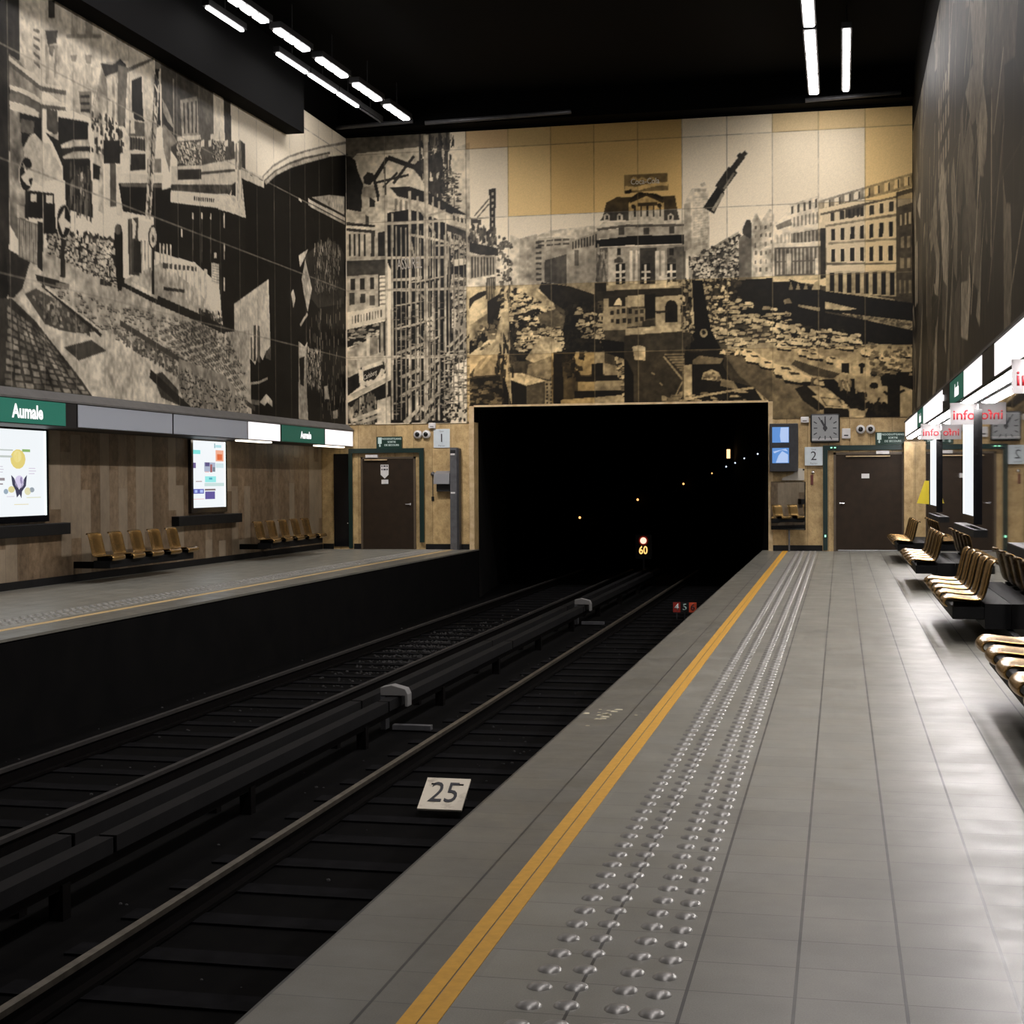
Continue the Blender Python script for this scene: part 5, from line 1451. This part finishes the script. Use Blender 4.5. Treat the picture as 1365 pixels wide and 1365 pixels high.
e = empty('wall_switch', (-9.50, D, 1.8), 'round grey key switch on the left stone wall', 'switch'); MB().dome((-9.50, D, 1.80), .055, .06, 12, 3, (0,-1,0)).build('knob', M_GREYM, e, True); MB().tube((-9.50, D-.012, 1.75), (-9.50, D-.012, 1.25), .009, 6).build('conduit', M_DGREY, e); MB().box(-9.53, -9.47, D-.03, D, 1.16, 1.26).build('small_box', M_BASE, e)
# monitors, clock, mirror at right
e = empty('monitor_cabinet', (-1.23, D, 1.75), 'dark cabinet with two blue monitors beside the tunnel', 'monitor')
MB().box(-1.56, -.93, D-.30, D, 1.80, 2.88).build('case', M_DGREY, e, bevel=.01)
def scr(z0, z1, m2):
    MB().box(-1.50, -1.13, D-.306, D-.30, z0, z1).build('screen', em('screen_blue', (.14,.36,.85), .75), e)
    m2.build('screen_picture', em('screen_pale', (.50,.66,1.), .85), e)
scr(2.45, 2.80, MB().prism([(-1.31,2.46),(-1.14,2.46),(-1.14,2.79),(-1.31,2.79),(-1.33,2.60)], D-.309, D-.306, 1)); scr(1.99, 2.33, MB().prism([(-1.42,2.0),(-1.15,2.0),(-1.15,2.18),(-1.28,2.26),(-1.36,2.16)], D-.309, D-.306, 1).prism([(-1.48,2.25),(-1.2,2.31),(-1.15,2.25),(-1.3,2.29),(-1.45,2.21)], D-.309, D-.306, 1))
e = empty('clock', (-.337, D, 2.77), 'square station clock above the number 2 sign', 'clock')
MB().box(-.66, -.012, D-.16, D-.025, 2.44, 3.09).build('case', M_BLACK, e, bevel=.04); e = MB().box(-.625, -.045, D-.166, D-.16, 2.48, 3.055).build('dial', M_DIAL, e)
tk = MB(); cx, cz = -.335, 2.768
for k in range(12):
    a = k*math.pi/6; s, c = math.sin(a), math.cos(a); L = .27/max(abs(s), abs(c))*.93; L = min(L, .30); w = .011
    tk.prism([(cx+s*L+c*w, cz+c*L-s*w), (cx+s*L-c*w, cz+c*L+s*w), (cx+s*(L-.08)-c*w, cz+c*(L-.08)+s*w), (cx+s*(L-.08)+c*w, cz+c*(L-.08)-s*w)], D-.17, D-.166, 1)
tk.build('hour_marks', M_TEXTD, e); MB().prism([(cx-.02,cz-.07),(cx+.02,cz-.07),(cx+.012,cz+.26),(cx-.012,cz+.26)], D-.176, D-.17, 1).build('minute_hand', M_TEXTD, e)
MB().prism([(cx-.005,cz-.03),(cx+.035,cz-.01),(cx-.07,cz+.19),(cx-.11,cz+.17)], D-.174, D-.17, 1).build('hour_hand', M_TEXTD, e); MB().tube((cx,D-.17,cz),(cx,D-.18,cz),.05,14).build('hub', M_TEXTD, e)
MB().box(-.625, -.045, D-.168, D-.166, 2.515, 2.53).build('highlight_bar', M_WHITE, e)
# driver mirror turned towards the far platform
e = empty('platform_mirror', (-1.15, 34.15, 0), 'upright rectangular mirror on a thin post beside the tunnel', 'mirror')
ang = math.radians(-21); ca, sa = math.cos(ang), math.sin(ang)
def rot(mb, cx, cy):
    mb.v = [(cx+(x-cx)*ca-(y-cy)*sa, cy+(x-cx)*sa+(y-cy)*ca, z) for x, y, z in mb.v]; return mb
rot(MB().box(-1.56, -.76, 34.06, 34.075, .50, 1.56), -1.15, 34.06).build('glass', M_MIRROR, e); rot(MB().box(-1.57, -.75, 34.076, 34.10, .49, 1.57), -1.15, 34.06).build('back', M_BASE, e)
MB().tube((-1.13, 34.12, 0), (-1.13, 34.12, .52), .02, 8).build('post', M_GREYM, e)
e = empty('wall_box', (-.9, D, 1.7), 'pale sloping wall box under the monitors', 'box'); MB().prism([(-1.30,1.60),(-.80,1.60),(-.80,1.86),(-.96,1.88),(-1.05,1.74),(-1.28,1.66)], D-.12, D, 1).build('cover', mat('pale_beige', (.50,.46,.38), .5), e); MB().box(-.83, -.79, D-.13, D-.12, 1.82, 1.86).build('catch', M_BLACK, e)
e = empty('door_bell', (-.61, D, 1.78), 'small metal bell and red tag by the number 2 sign', 'bell'); MB().dome((-.61, D, 1.78), .05, .06, 12, 3, (0,-1,0)).build('dome', M_CHROME, e, True); MB().box(-.66, -.60, D-.02, D, 1.50, 1.72).build('red_tag', mat('dark_red_tag', (.12,.03,.02), .5), e)
# yellow flag sign on the right wall
e = empty('projecting_sign', (1.5, 28.2, 1.15), 'yellow triangular sign sticking out of the right wall', 'sign'); MB().prism([(1.36,1.17),(1.598,1.15),(1.598,1.58),(1.50,1.58)], 28.19, 28.21, 1).build('plate', mat('bright_yellow', (.78,.62,.03), .5), e); MB().box(1.575, 1.6, 28.17, 28.23, 1.15, 1.6).build('mount', M_DGREY, e)
# paint flecks on the platform edge
fl = MB(); rf = random.Random(9)
for k in range(26):
    x, y = rf.gauss(-1.58, .06), rf.gauss(10.15, .22); s = rf.uniform(.008, .03); x = max(-1.74, x); fl.prism([(x-s,y-s*.8),(x+s*1.2,y-s*.6),(x+s,y+s*.7),(x-s*.6,y+s)], 0, .0012, 2)
tag(fl.build('paint_flecks', mat('cream_flecks', (.70,.64,.45), .6)), 'pale flecks of paint on the platform edge tiles', 'paint', kind='stuff')
# ------------------------------------------------------------------ camera and render look
f, roll, H = 1990., .0055, 1.6
u, v = 1120.4-682.5, 640-682.5; c, s = math.cos(roll), math.sin(roll); u2, v2 = c*u-s*v, s*u+c*v; p = math.atan2(-v2, f); yaw = math.atan2(u2, f*math.cos(p)-v2*math.sin(p))
F = Vector((-math.sin(yaw)*math.cos(p), math.cos(yaw)*math.cos(p), -math.sin(p))); R0 = Vector((math.cos(yaw), math.sin(yaw), 0)); U0 = R0.cross(F)
Rt = R0*c-U0*s; Up = R0*s+U0*c
cd = bpy.data.cameras.new('camera'); cd.sensor_width = 36; cd.lens = f/1365*36; cd.clip_end = 300; cd.clip_start = .05
co = bpy.data.objects.new('camera', cd); C.objects.link(co)
co.matrix_world = Matrix(((Rt.x, Up.x, -F.x, 0), (Rt.y, Up.y, -F.y, 0), (Rt.z, Up.z, -F.z, H), (0, 0, 0, 1)))
sc = bpy.context.scene; sc.camera = co
w = bpy.data.worlds.new('world'); sc.world = w; w.use_nodes = True; w.node_tree.nodes['Background'].inputs[0].default_value = (.02,.02,.02,1); w.node_tree.nodes['Background'].inputs[1].default_value = .15
sc.view_settings.view_transform = 'Standard'; sc.view_settings.look = 'None'; sc.view_settings.gamma = 1; sc.view_settings.exposure = 0.; sc.view_settings.use_curve_mapping = False
cy = sc.cycles; cy.use_denoising = True; cy.max_bounces = 6; cy.sample_clamp_indirect = 4.; cy.use_adaptive_sampling = True; cy.adaptive_threshold = .02; cy.caustics_reflective = False
try: cy.use_light_tree = True
except Exception: pass
